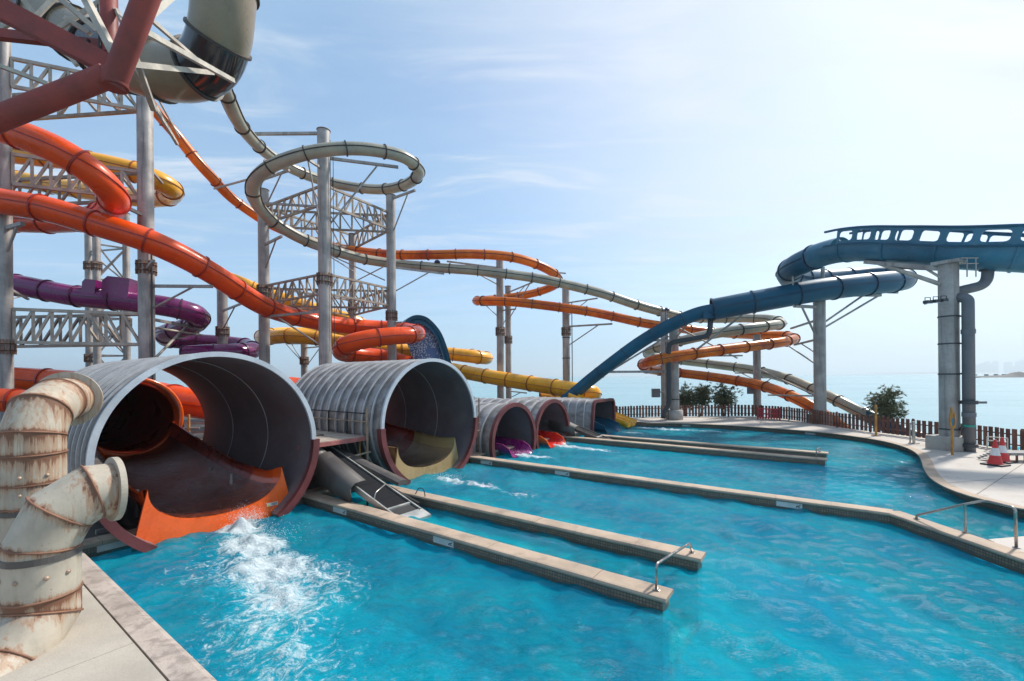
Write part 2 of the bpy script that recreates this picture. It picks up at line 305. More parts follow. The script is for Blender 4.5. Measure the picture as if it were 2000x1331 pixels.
def water_material():
    m, n, l, out = nt_new('pool_water')
    p = pos(n, l)
    # ripples
    w1 = nz(n, l, pos(n, l, (1.0, 1.5, 1)), 8.0, 5, 0.68, 1.0)
    w2 = nz(n, l, pos(n, l, (1.0, 1.5, 1)), 20.0, 3, 0.6, 0.6)
    mm = n.new("ShaderNodeMath"); mm.operation = 'MULTIPLY_ADD'; mm.inputs[1].default_value = 0.28
    l.new(w2, mm.inputs[0]); l.new(w1, mm.inputs[2])
    bp = n.new("ShaderNodeBump"); bp.inputs["Strength"].default_value = 0.9; bp.inputs["Distance"].default_value = 0.10
    l.new(mm.outputs[0], bp.inputs["Height"])
    tr = n.new("ShaderNodeBsdfTransparent"); tr.inputs["Color"].default_value = (0.08, 0.93, 1.0, 1)
    bp2 = n.new("ShaderNodeBump"); bp2.inputs["Strength"].default_value = 0.8; bp2.inputs["Distance"].default_value = 0.15
    l.new(mm.outputs[0], bp2.inputs["Height"])
    df = n.new("ShaderNodeBsdfDiffuse"); l.new(bp2.outputs[0], df.inputs["Normal"])
    tone = nz(n, l, p, 0.5, 4)
    l.new(mixc(n, l, ramp(n, l, tone, 0.35, 0.65), (0.000, 0.40, 0.62), (0.000, 0.60, 0.76)), df.inputs["Color"])
    body = n.new("ShaderNodeMixShader"); body.inputs[0].default_value = 0.42
    l.new(tr.outputs[0], body.inputs[1]); l.new(df.outputs[0], body.inputs[2])
    gl = n.new("ShaderNodeBsdfGlossy"); gl.inputs["Roughness"].default_value = 0.06; l.new(bp.outputs[0], gl.inputs["Normal"])
    fr = n.new("ShaderNodeFresnel"); fr.inputs["IOR"].default_value = 1.33; l.new(bp.outputs[0], fr.inputs["Normal"])
    surf = n.new("ShaderNodeMixShader"); l.new(fr.outputs[0], surf.inputs[0]); l.new(body.outputs[0], surf.inputs[1]); l.new(gl.outputs[0], surf.inputs[2])
    # foam: envelope stored on the mesh, broken up into strings and bubbles
    at_ = n.new("ShaderNodeAttribute"); at_.attribute_name = "foam"
    f1 = nz(n, l, pos(n, l, (1, 1, 1)), 3.2, 8, 0.70, 2.0)
    f2 = nz(n, l, p, 14, 5, 0.65, 0.8)
    s1 = n.new("ShaderNodeMath"); s1.operation = 'MULTIPLY_ADD'; s1.inputs[1].default_value = 0.35; l.new(f2, s1.inputs[0]); l.new(f1, s1.inputs[2])
    s2 = n.new("ShaderNodeMath"); s2.operation = 'ADD'; l.new(s1.outputs[0], s2.inputs[0]); l.new(at_.outputs["Fac"], s2.inputs[1])
    fm = ramp(n, l, s2.outputs[0], 1.02, 1.32)
    fd = n.new("ShaderNodeBsdfDiffuse"); fd.inputs["Color"].default_value = (0.82, 0.88, 0.90, 1); l.new(bp.outputs[0], fd.inputs["Normal"])
    ft = n.new("ShaderNodeBsdfTranslucent"); ft.inputs["Color"].default_value = (0.8, 0.88, 0.9, 1)
    fx = n.new("ShaderNodeMixShader"); fx.inputs[0].default_value = 0.3; l.new(fd.outputs[0], fx.inputs[1]); l.new(ft.outputs[0], fx.inputs[2])
    fin = n.new("ShaderNodeMixShader"); l.new(fm, fin.inputs[0]); l.new(surf.outputs[0], fin.inputs[1]); l.new(fx.outputs[0], fin.inputs[2])
    l.new(fin.outputs[0], out.inputs[0])
    return m
M['water'] = water_material()
def sea_material():
    m, n, l, out = nt_new('sea_water')
    b = n.new("ShaderNodeBsdfPrincipled")
    v = nz(n, l, pos(n, l, (0.02, 0.05, 1)), 1.0, 6, 0.6)
    l.new(mixc(n, l, ramp(n, l, v, 0.3, 0.7), (0.17, 0.31, 0.34), (0.22, 0.37, 0.40)), b.inputs["Base Color"])
    b.inputs["Roughness"].default_value = 0.22; b.inputs["IOR"].default_value = 1.33
    w = nz(n, l, pos(n, l, (0.25, 0.6, 1)), 1.0, 5, 0.65)
    bp = n.new("ShaderNodeBump"); bp.inputs["Strength"].default_value = 0.35; bp.inputs["Distance"].default_value = 0.3
    l.new(w, bp.inputs["Height"]); l.new(bp.outputs[0], b.inputs["Normal"])
    l.new(b.outputs[0], out.inputs[0])
    return m
M['sea'] = sea_material()
def mosaic_material():
    m, n, l, out = nt_new('blue_white_pebble_gelcoat')
    b = n.new("ShaderNodeBsdfPrincipled")
    vo = n.new("ShaderNodeTexVoronoi"); vo.inputs["Scale"].default_value = 7; l.new(pos(n, l), vo.inputs["Vector"])
    big = nz(n, l, pos(n, l), 0.8, 2)
    c = mixc(n, l, ramp(n, l, vo.outputs["Distance"], 0.25, 0.55), (0.55, 0.58, 0.62), (0.06, 0.12, 0.24))
    c = mixc(n, l, ramp(n, l, big, 0.5, 0.56), c, (0.08, 0.14, 0.30))
    l.new(c, b.inputs["Base Color"]); b.inputs["Roughness"].default_value = 0.5
    l.new(b.outputs[0], out.inputs[0]); return m
M['mosaic'] = mosaic_material()

# ------------------------------------------------------------------ object helpers
def link(o, parent=None):
    C.objects.link(o)
    if parent is not None:
        o.parent = parent
        o.matrix_parent_inverse = Matrix.Translation(-root_loc(parent))
    return o
RL = {}
def root_loc(o):
    return RL.get(o.name, Vector((0, 0, 0)))
def tag(o, label=None, cat=None, group=None, kind=None):
    if label: o["label"] = label
    if cat: o["category"] = cat
    if group: o["group"] = group
    if kind: o["kind"] = kind
    return o
def empty(name, loc, label=None, cat=None, group=None, parent=None):
    o = bpy.data.objects.new(name, None); C.objects.link(o)
    o.empty_display_size = 0.3
    loc = Vector(loc)
    if parent is None:
        o.location = loc; RL[o.name] = loc.copy()
    else:                                            # an assembly that is itself a part: stays at its parent's origin
        o.parent = parent; o.matrix_parent_inverse = Matrix.Translation(-root_loc(parent)); RL[o.name] = Vector((0, 0, 0))
    return tag(o, label, cat, group)
def mesh(name, verts, faces, m, parent=None, smooth=True, uvs=None, mats=None, fmat=None):
    me = bpy.data.meshes.new(name)
    me.from_pydata([tuple(v) for v in verts], [], faces)
    if mats:
        for x in mats: me.materials.append(x)
        me.polygons.foreach_set("material_index", fmat)
    else:
        me.materials.append(m)
    if smooth: me.polygons.foreach_set("use_smooth", [True] * len(me.polygons))
    if uvs:
        uvl = me.uv_layers.new(name="UVMap")
        for lp in me.loops: uvl.data[lp.index].uv = uvs[lp.vertex_index]
    me.update()
    return link(bpy.data.objects.new(name, me), parent)
CACHE = {}
def unit(kind, m):
    k = (kind, m.name)
    if k not in CACHE:
        if kind == 'box':
            v = [(x, y, z) for z in (0, 1) for y in (-1, 1) for x in (-1, 1)]
            f = [(0, 2, 3, 1), (4, 5, 7, 6), (0, 1, 5, 4), (2, 6, 7, 3), (0, 4, 6, 2), (1, 3, 7, 5)]
        else:
            n = 10 if kind == 'cyl' else 24
            v = [(math.cos(2 * math.pi * i / n), math.sin(2 * math.pi * i / n), z) for z in (0, 1) for i in range(n)]
            f = [(i, (i + 1) % n, n + (i + 1) % n, n + i) for i in range(n)] + [tuple(range(n - 1, -1, -1)), tuple(range(n, 2 * n))]
        me = bpy.data.meshes.new(kind); me.from_pydata(v, [], f); me.materials.append(m)
        if kind != 'box':
            me.polygons.foreach_set("use_smooth", [len(p.vertices) == 4 for p in me.polygons])
        CACHE[k] = me
    return CACHE[k]
def bar(name, p, q, r, m, parent=None, kind='cyl', r2=None, up=None):
    """a straight member between two points; shares one unit mesh per material"""
    p, q = Vector(p), Vector(q)
    d = q - p; L = d.length
    z = d / L
    upv = Vector(up) if up else (Vector((0, 0, 1)) if abs(z.z) < 0.95 else Vector(AV))
    x = upv.cross(z).normalized() if upv.cross(z).length > 1e-6 else Vector((1, 0, 0))
    y = z.cross(x)
    o = bpy.data.objects.new(name, unit(kind, m))
    mt = Matrix(((x.x * r, y.x * (r2 or r), z.x * L, p.x), (x.y * r, y.y * (r2 or r), z.y * L, p.y), (x.z * r, y.z * (r2 or r), z.z * L, p.z), (0, 0, 0, 1)))
    link(o, parent)
    o.matrix_basis = mt
    return o
def box(name, c, size, m, parent=None, rot=0.0, bevel=0.0):
    """an upright block with softened edges, centre c, full sizes, turned about z"""
    c = Vector(c)
    bm = bmesh.new(); bmesh.ops.create_cube(bm, size=1.0)
    bmesh.ops.scale(bm, verts=bm.verts, vec=size)
    if bevel: bmesh.ops.bevel(bm, geom=bm.edges[:], offset=bevel, segments=2, affect='EDGES', profile=0.6)
    bmesh.ops.rotate(bm, verts=bm.verts, cent=(0, 0, 0), matrix=Matrix.Rotation(rot, 3, 'Z'))
    bmesh.ops.translate(bm, verts=bm.verts, vec=c)
    me = bpy.data.meshes.new(name); bm.to_mesh(me); bm.free(); me.materials.append(m)
    return link(bpy.data.objects.new(name, me), parent)
def crom(pts, ds):
    """smooth curve through points, evenly spaced"""
    P = [Vector(p) for p in pts]
    P = [P[0] * 2 - P[1]] + P + [P[-1] * 2 - P[-2]]
    dense = []
    for i in range(1, len(P) - 2):
        p0, p1, p2, p3 = P[i - 1:i + 3]
        t0 = 0; t1 = t0 + max(1e-4, (p1 - p0).length) ** 0.5; t2 = t1 + max(1e-4, (p2 - p1).length) ** 0.5; t3 = t2 + max(1e-4, (p3 - p2).length) ** 0.5
        for k in range(16):
            t = t1 + (t2 - t1) * k / 16
            a1 = p0 * ((t1 - t) / (t1 - t0)) + p1 * ((t - t0) / (t1 - t0))
            a2 = p1 * ((t2 - t) / (t2 - t1)) + p2 * ((t - t1) / (t2 - t1))
            a3 = p2 * ((t3 - t) / (t3 - t2)) + p3 * ((t - t2) / (t3 - t2))
            b1 = a1 * ((t2 - t) / (t2 - t0)) + a2 * ((t - t0) / (t2 - t0))
            b2 = a2 * ((t3 - t) / (t3 - t1)) + a3 * ((t - t1) / (t3 - t1))
            dense.append(b1 * ((t2 - t) / (t2 - t1)) + b2 * ((t - t1) / (t2 - t1)))
    dense.append(P[-2])
    acc = [0]
    for a, b in zip(dense, dense[1:]): acc.append(acc[-1] + (b - a).length)
    n = max(2, int(acc[-1] / ds)); out = []; j = 0
    for i in range(n + 1):
        s = acc[-1] * i / n
        while j < len(acc) - 2 and acc[j + 1] < s: j += 1
        w = (s - acc[j]) / max(1e-9, acc[j + 1] - acc[j])
        out.append(dense[j].lerp(dense[j + 1], min(1, w)))
    return out
def frames(P):
    fr = []
    for i, p in enumerate(P):
        t = (P[min(i + 1, len(P) - 1)] - P[max(i - 1, 0)]).normalized()
        s = t.cross(Vector((0, 0, 1)))
        if s.length < 0.05: s = fr[-1][1] if fr else Vector((1, 0, 0))
        s = s.normalized(); fr.append((t, s, s.cross(t).normalized()))
    return fr
def sweep(name, P, prof, m, parent=None, closed=True, smooth=True, FR=None, caps=False, scale=None):
    """prof: list of (side, up) offsets carried along the curve"""
    FR = FR or frames(P); n = len(prof); V = []; Fc = []
    for i, p in enumerate(P):
        k = scale[i] if scale else 1.0
        for a, b in prof: V.append(p + FR[i][1] * a * k + FR[i][2] * b * k)
    for i in range(len(P) - 1):
        for j in range(n if closed else n - 1):
            j2 = (j + 1) % n
            Fc.append((i * n + j, i * n + j2, (i + 1) * n + j2, (i + 1) * n + j))
    if caps and closed:
        Fc.append(tuple(range(n))[::-1]); Fc.append(tuple(range((len(P) - 1) * n, len(P) * n)))
    return mesh(name, V, Fc, m, parent, smooth)
def circ(r, n=24, a0=0.0, a1=360.0):
    k = n if abs(a1 - a0 - 360) < 1e-6 else n + 1
    return [(r * math.cos(R(a0 + (a1 - a0) * i / n)), r * math.sin(R(a0 + (a1 - a0) * i / n))) for i in range(k)]
def ring_at(name, c, t, s, up, r0, r1, w, m, parent, n=28, a0=0, a1=360):
    """flat flange ring: inner r0, outer r1, width w along t"""
    V = []; Fc = []
    full = abs(a1 - a0 - 360) < 1e-6
    k = n if full else n + 1
    for i in range(k):
        a = R(a0 + (a1 - a0) * i / n); d = s * math.cos(a) + up * math.sin(a)
        for rr, ww in ((r0, -w / 2), (r1, -w / 2), (r1, w / 2), (r0, w / 2)): V.append(c + d * rr + t * ww)
    for i in range(n):
        i2 = (i + 1) % k
        for j in range(4):
            j2 = (j + 1) % 4
            Fc.append((i * 4 + j, i * 4 + j2, i2 * 4 + j2, i2 * 4 + j))
    if not full: Fc += [(0, 3, 2, 1), ((k - 1) * 4, (k - 1) * 4 + 1, (k - 1) * 4 + 2, (k - 1) * 4 + 3)]
    return mesh(name, V, Fc, m, parent, False)
def slide(name, label, cat, pts, D, m, mring, parent=None, sec=2.4, group=None, mats=None, seams=(0, 180), ring=0.065, raw=False, n=22, rw=0.09):
    """an enclosed water slide: tube sections bolted together at flanges, with the side seams of its two half shells"""
    P = crom(pts if raw else [at(*p) for p in pts], 0.22 if D > 1 else 0.18)
    FR = frames(P); r = D / 2
    if parent is None:
        base = min(P, key=lambda q: q.z)
        parent = empty(name, base, label, cat, group)
    L = sum((b - a).length for a, b in zip(P, P[1:]))
    ns = max(1, round(L / sec)); step = (len(P) - 1) / ns
    for k in range(ns):
        i0, i1 = round(k * step), round((k + 1) * step)
        mm = mats[k % len(mats)] if mats else m
        o = sweep('tube_section', P[i0:i1 + 1], circ(r, n), mm, parent, FR=FR[i0:i1 + 1])
        for a in seams:
            c_, s_ = math.cos(R(a)), math.sin(R(a))
            pr = [(c_ * (r - 0.01) - s_ * 0.022, s_ * (r - 0.01) + c_ * 0.022), (c_ * (r + ring * .8) - s_ * 0.022, s_ * (r + ring * .8) + c_ * 0.022),
                  (c_ * (r + ring * .8) + s_ * 0.022, s_ * (r + ring * .8) - c_ * 0.022), (c_ * (r - 0.01) + s_ * 0.022, s_ * (r - 0.01) - c_ * 0.022)]
            so_ = sweep('side_seam', P[i0:i1 + 1], pr, mring, o, FR=FR[i0:i1 + 1], smooth=False)
        ring_at('joint_flange', P[i0], FR[i0][0], FR[i0][1], FR[i0][2], r - 0.03, r + ring, rw, mring, parent)
    i = len(P) - 1
    ring_at('joint_flange', P[i], FR[i][0], FR[i][1], FR[i][2], r - 0.03, r + ring, rw, mring, parent)
    return parent, P, FR
def poly(name, pts, z0, z1, m, parent=None, mside=None):
    """a solid slab with a free outline"""
    bm = bmesh.new()
    vs_ = [bm.verts.new((p[0], p[1], z1)) for p in pts]
    f = bm.faces.new(vs_)
    if f.normal.z < 0 or sum((pts[i][0] * pts[(i + 1) % len(pts)][1] - pts[(i + 1) % len(pts)][0] * pts[i][1]) for i in range(len(pts))) < 0: bmesh.ops.reverse_faces(bm, faces=[f])
    e = bmesh.ops.extrude_face_region(bm, geom=[f])
    bmesh.ops.translate(bm, verts=[v for v in e['geom'] if isinstance(v, bmesh.types.BMVert)], vec=(0, 0, z0 - z1))
    bmesh.ops.recalc_face_normals(bm, faces=bm.faces[:])
    me = bpy.data.meshes.new(name)
    uvl = bm.loops.layers.uv.new("UVMap")
    for fc in bm.faces:
        side = abs(fc.normal.z) < 0.5
        t = Vector((-fc.normal.y, fc.normal.x, 0)) if side else None
        for lp in fc.loops:
            co = lp.vert.co
            lp[uvl].uv = (co.dot(t), co.z) if side else (co.x, co.y)
        if mside: fc.material_index = 1 if side else 0
    bmesh.ops.triangulate(bm, faces=[fc for fc in bm.faces if len(fc.verts) > 4])
    bm.to_mesh(me); bm.free(); me.materials.append(m)
    if mside: me.materials.append(mside)
    return link(bpy.data.objects.new(name, me), parent)

# ================================================================== SETTING
def grid_sheet(name, pts, m, z, kind='structure'):
    V = [Vector((p[0], p[1], z)) for p in pts]
    bm = bmesh.new(); f = bm.faces.new([bm.verts.new(v) for v in V])
    bm.normal_update()
    if f.normal.z < 0: bmesh.ops.reverse_faces(bm, faces=[f])
    bmesh.ops.triangulate(bm, faces=bm.faces[:])
    me = bpy.data.meshes.new(name); bm.to_mesh(me); bm.free(); me.materials.append(m)
    return tag(link(bpy.data.objects.new(name, me)), kind=kind)
DZ = 0.28                                     # deck level above the pool water
sea = mesh('sea', [(-9000, -60, -1.2), (9000, -60, -1.2), (9000, 16000, -1.2), (-9000, 16000, -1.2)], [(0, 1, 2, 3)], M['sea'], None, False)
tag(sea, kind='structure')
UB = -12.9                                    # back edge of the pool
edge_px = [(1262, 826), (1320, 826.5), (1380, 828.5), (1440, 831.5), (1500, 835.5), (1560, 840), (1620, 845.5), (1680, 853), (1730, 861), (1768, 870), (1795, 880), (1810, 890), (1818, 902), (1826, 920), (1842, 938), (1868, 953), (1905, 967), (1950, 979), (2000, 991)]
edge = [gnd(x, y, DZ) for x, y in edge_px]
edge = crom(edge, 0.35)
e_end = edge[-1]
tail = crom([edge[-4], e_end, Vector((17.5, 9.6, DZ)), Vector((23, 6.0, DZ)), Vector((28, 0, DZ))], 0.6)[2:]
edge = edge + tail
fence_px = [(1205, 818), (1245, 816.5), (1330, 815), (1400, 814.5), (1470, 815), (1520, 819), (1560, 824), (1605, 831), (1648, 838), (1709, 846), (1803, 858), (1877, 866.5), (1940, 876), (2000, 885)]
fence_line = [gnd(x, y, DZ) for x, y in fence_px]
fence_line = crom(fence_line + [Vector((29, 17, DZ)), Vector((36, 12, DZ))], 0.1)
outer = [p + (Vector((1, 1.2, 0)).normalized()) * 0.6 for p in fence_line]
start = UV(UB, 33.2, DZ)
deck_pts = [Vector((28, -2, 0)), Vector((40, -2, 0))] + [p for p in outer[::-12]] + [UV(-16, 36.5), start] + edge[::2] + [edge[-1]]
deck_pts = [(p.x, p.y) for p in deck_pts]
deck = tag(poly('deck', deck_pts, -1.0, DZ, M['deck'], None, M['tile']), kind='structure')
# a rounded coping kerb along the curved pool edge
ke = frames(edge)
kerb = empty('pool_edge_coping', edge[0], 'tan coping following the curved far edge of the pool', 'coping')
for k in range(0, len(edge) - 5, 5):
    seg = edge[k:k + 6]
    prof = [(0.0, -0.09), (-0.05, -0.085), (-0.06, -0.03), (-0.04, 0.012), (0.28, 0.012), (0.28, -0.02)]
    sweep('coping_stone', seg, prof, M['wallcoping'], kerb, smooth=False, FR=[(t, -s if False else s, u) for t, s, u in ke[k:k + 6]], caps=True)
# land behind the covers and out to the shore
land = [UV(UB - 0.3, -45), UV(UB - 0.3, 33.0), UV(-16, 36.4)] + [p + Vector((0.55, 0.9, 0)).normalized() * 3.2 for p in fence_line[::-1][-260::20]]
shore_l = [fence_line[0] + Vector((4, 6, 0)), Vector((6, 50, 0)), Vector((-10, 60, 0)), Vector((-60, 70, 0)), Vector((-140, 60, 0)), Vector((-140, -40, 0))]
land_pts = [UV(UB - 0.3, -60), UV(UB - 0.3, 33.6), UV(-16, 36.6), fence_line[0] + Vector((-1, 0.5, 0)), fence_line[0] + Vector((2.0, 7, 0)), Vector((8, 50, 0)), Vector((-10, 62, 0)), Vector((-60, 70, 0)), Vector((-140, 60, 0)), Vector((-140, -60, 0))]
tag(poly('service_yard_ground', [(p.x, p.y) for p in land_pts], -1.6, 0.16, M['ground']), kind='structure')
fo = fence_line
shore = [p + Vector((0.4, 0.6, 0)) for p in fo[::30]] + [Vector((44, 9, 0)), Vector((47, 14, 0))] + [p + (Vector((0.75, 1.0, 0)).normalized()) * (4.6 + 0.7 * math.sin(i * 1.3)) for i, p in enumerate(fo[::-30])]
tag(poly('shore_sand', [(p.x, p.y) for p in shore], -1.6, -0.1, M['sand']), kind='structure')

# pool basin
fl = [UV(-13.4, 1.6), UV(16, 1.6), UV(16, 34), UV(-13.4, 34)]
grid_sheet('pool_floor', fl, M['floor'], -1.15)
bwall = empty('pool_back_wall', UV(UB, 17), 'tiled pool end wall with coping below the slide covers', 'wall')
def slab_uv(name, u0, u1, v0, v1, z0, z1, m, parent, mside=None):
    return poly(name, [(p.x, p.y) for p in (UV(u0, v0), UV(u1, v0), UV(u1, v1), UV(u0, v1))], z0, z1, m, parent, mside)
slab_uv('wall_body', UB - 0.4, UB, 1.0, 33.4, -0.035, 0.20, M['tile'], bwall, M['tile']); slab_uv('wall_footing', UB - 0.4, UB - 0.004, 1.0, 33.4, -1.15, -0.036, M['floor'], bwall, M['floor'])
vv = 1.0
while vv < 33.3:
    slab_uv('coping_stone', UB - 0.45, UB + 0.05, vv, min(vv + 1.49, 33.4), 0.2, DZ, M['wallcoping'], bwall); vv += 1.5

def pool_wall(label, path, w, plaques=(), group=None, endcap=False):
    """free-standing tiled wall between two lanes with an overhanging coping"""
    P = [UV(u, v) for u, v in path]
    t = empty('pool_divider_wall', P[0], label, 'wall')
    for a, b in zip(P, P[1:]):
        d = (b - a).normalized(); s = Vector((-d.y, d.x, 0)) * (w / 2)
        if b is not P[-1]: b2 = b + d * 0.06
        else: b2 = b
        poly('wall_body', [(p.x, p.y) for p in (a - s, b2 - s, b2 + s, a + s)], -0.035, 0.205, M['tile'], t, M['tile'])
        poly('wall_footing', [(p.x, p.y) for p in (a - s * 0.985, b2 - s * 0.985, b2 + s * 0.985, a + s * 0.985)], -1.15, -0.036, M['floor'], t, M['floor'])
    # coping in stones, following the bends
    full = []
    for i, (a, b) in enumerate(zip(P, P[1:])):
        L = (b - a).length; n = max(1, round(L / 1.25))
        d = (b - a).normalized(); s = Vector((-d.y, d.x, 0))
        for k in range(n):
            q0, q1 = a + d * (L * k / n + 0.004), a + d * (L * (k + 1) / n - 0.004)
            if i == len(P) - 2 and k == n - 1: q1 = q1 + d * 0.07
            if i > 0 and k == 0: q0 = q0 - d * 0.05
            dz = random.uniform(-0.004, 0.004)
            hw = w / 2 + 0.045
            prof = [(-hw, 0.205), (-hw - 0.012, 0.235), (-hw + 0.01, DZ - 0.008 + dz), (-hw + 0.05, DZ + dz), (hw - 0.05, DZ + dz), (hw - 0.01, DZ - 0.008 + dz), (hw + 0.012, 0.235), (hw, 0.205)]
            V = [q + s * x + Vector((0, 0, z)) for q in (q0, q1) for x, z in prof]; nn = len(prof)
            Fc = [(j, (j + 1) % nn, nn + (j + 1) % nn, nn + j) for j in range(nn)] + [tuple(range(nn))[::-1], tuple(range(nn, 2 * nn))]
            mesh('coping_stone', V, Fc, M['wallcoping'], t, False)
    for u in plaques:                     # white depth / no-diving plaques let into the near side
        v = path[0][1] - w / 2
        plaque(t, UV(u, v), AX, -AV)
    return t
def plaque(t, c, d, nrm_, L=0.62, z0=0.045, z1=0.185):
    """white tile plate with a small black diver mark"""
    c = Vector((c.x, c.y, 0)); d = d.normalized(); nrm_ = nrm_.normalized()
    def quad(name, x0, x1, a, b, off, m, par):
        V = []
        for o_ in (-0.02, off):
            V += [c + d * x0 + nrm_ * o_ + Vector((0, 0, a)), c + d * x1 + nrm_ * o_ + Vector((0, 0, a)), c + d * x1 + nrm_ * o_ + Vector((0, 0, b)), c + d * x0 + nrm_ * o_ + Vector((0, 0, b))]
        return mesh(name, V, [(4, 5, 6, 7), (0, 1, 5, 4), (1, 2, 6, 5), (2, 3, 7, 6), (3, 0, 4, 7)], m, par, False)
    pl = quad('depth_plaque', -L / 2, L / 2, z0, z1, 0.012, M['white'], t)
    # mark: head, bent body, arms
    x = L * 0.34
    for (x0, x1, a, b) in ((x + 0.035, x + 0.06, z0 + .085, z0 + .11), (x - 0.02, x + 0.035, z0 + .06, z0 + .085), (x - 0.045, x - 0.02, z0 + .03, z0 + .07), (x - 0.005, x + 0.05, z0 + .035, z0 + .048)):
        quad('diver_mark', x0, x1, a, b, 0.016, M['ink'], pl)
wallA = pool_wall('tan pool wall nearest the orange slide lip, with a steel rail at its end', [(-12.85, 7.2), (-2.15, 7.2)], 0.34, (-11.0, -7.0))
wallB = pool_wall('tan pool wall on the far side of the conveyor channel', [(-12.0, 9.1), (-2.05, 9.1)], 0.34)
wallC = pool_wall('long tan pool wall that bends beside the angled handrail', [(-12.85, 14.75), (1.35, 14.75), (4.6, 10.6)], 0.36, (-11.9, -8.2, -0.9))
wallD = pool_wall('tan pool wall beyond the two maroon ringed covers', [(-12.85, 22.75), (-0.1, 22.45)], 0.34, (-10.7, -6.4))
wallE = pool_wall('farthest tan pool wall, ending at a small chrome hoop', [(-12.0, 24.25), (-0.05, 24.25)], 0.34)
# shallow channel floors with steps between each pair of walls
for v0, v1, nm in ((7.37, 8.93, 'near'), (22.65, 24.08, 'far')):
    ch = empty('channel_steps', UV(-6, (v0 + v1) / 2), ('pale submerged steps' if nm == 'near' else 'submerged steps') + (' between the two near walls' if nm == 'near' else ' between the two far walls'), 'steps')
    u = -12.0; z = -0.13
    slab_uv('step', u, -4.6, v0, v1, -1.15, z, M['step'], ch)
    for k in range(5):
        slab_uv('step', -4.6 + k * 0.5 + 0.002, -4.1 + k * 0.5, v0, v1, -1.15, z - 0.16 * (k + 1), M['step'], ch)
for v_, u_ in ((33.2, -5.0),):
    pass
for k in (8, 30, 47, 63):                       # plaques along the curved edge
    q, (t_, s_, u_) = edge[k], ke[k]
    plaque(kerb, q - s_ * 0.0 + Vector((0, 0, 0)), t_, -s_ if (-s_).y < 0 else s_, 0.62, 0.05, 0.17)

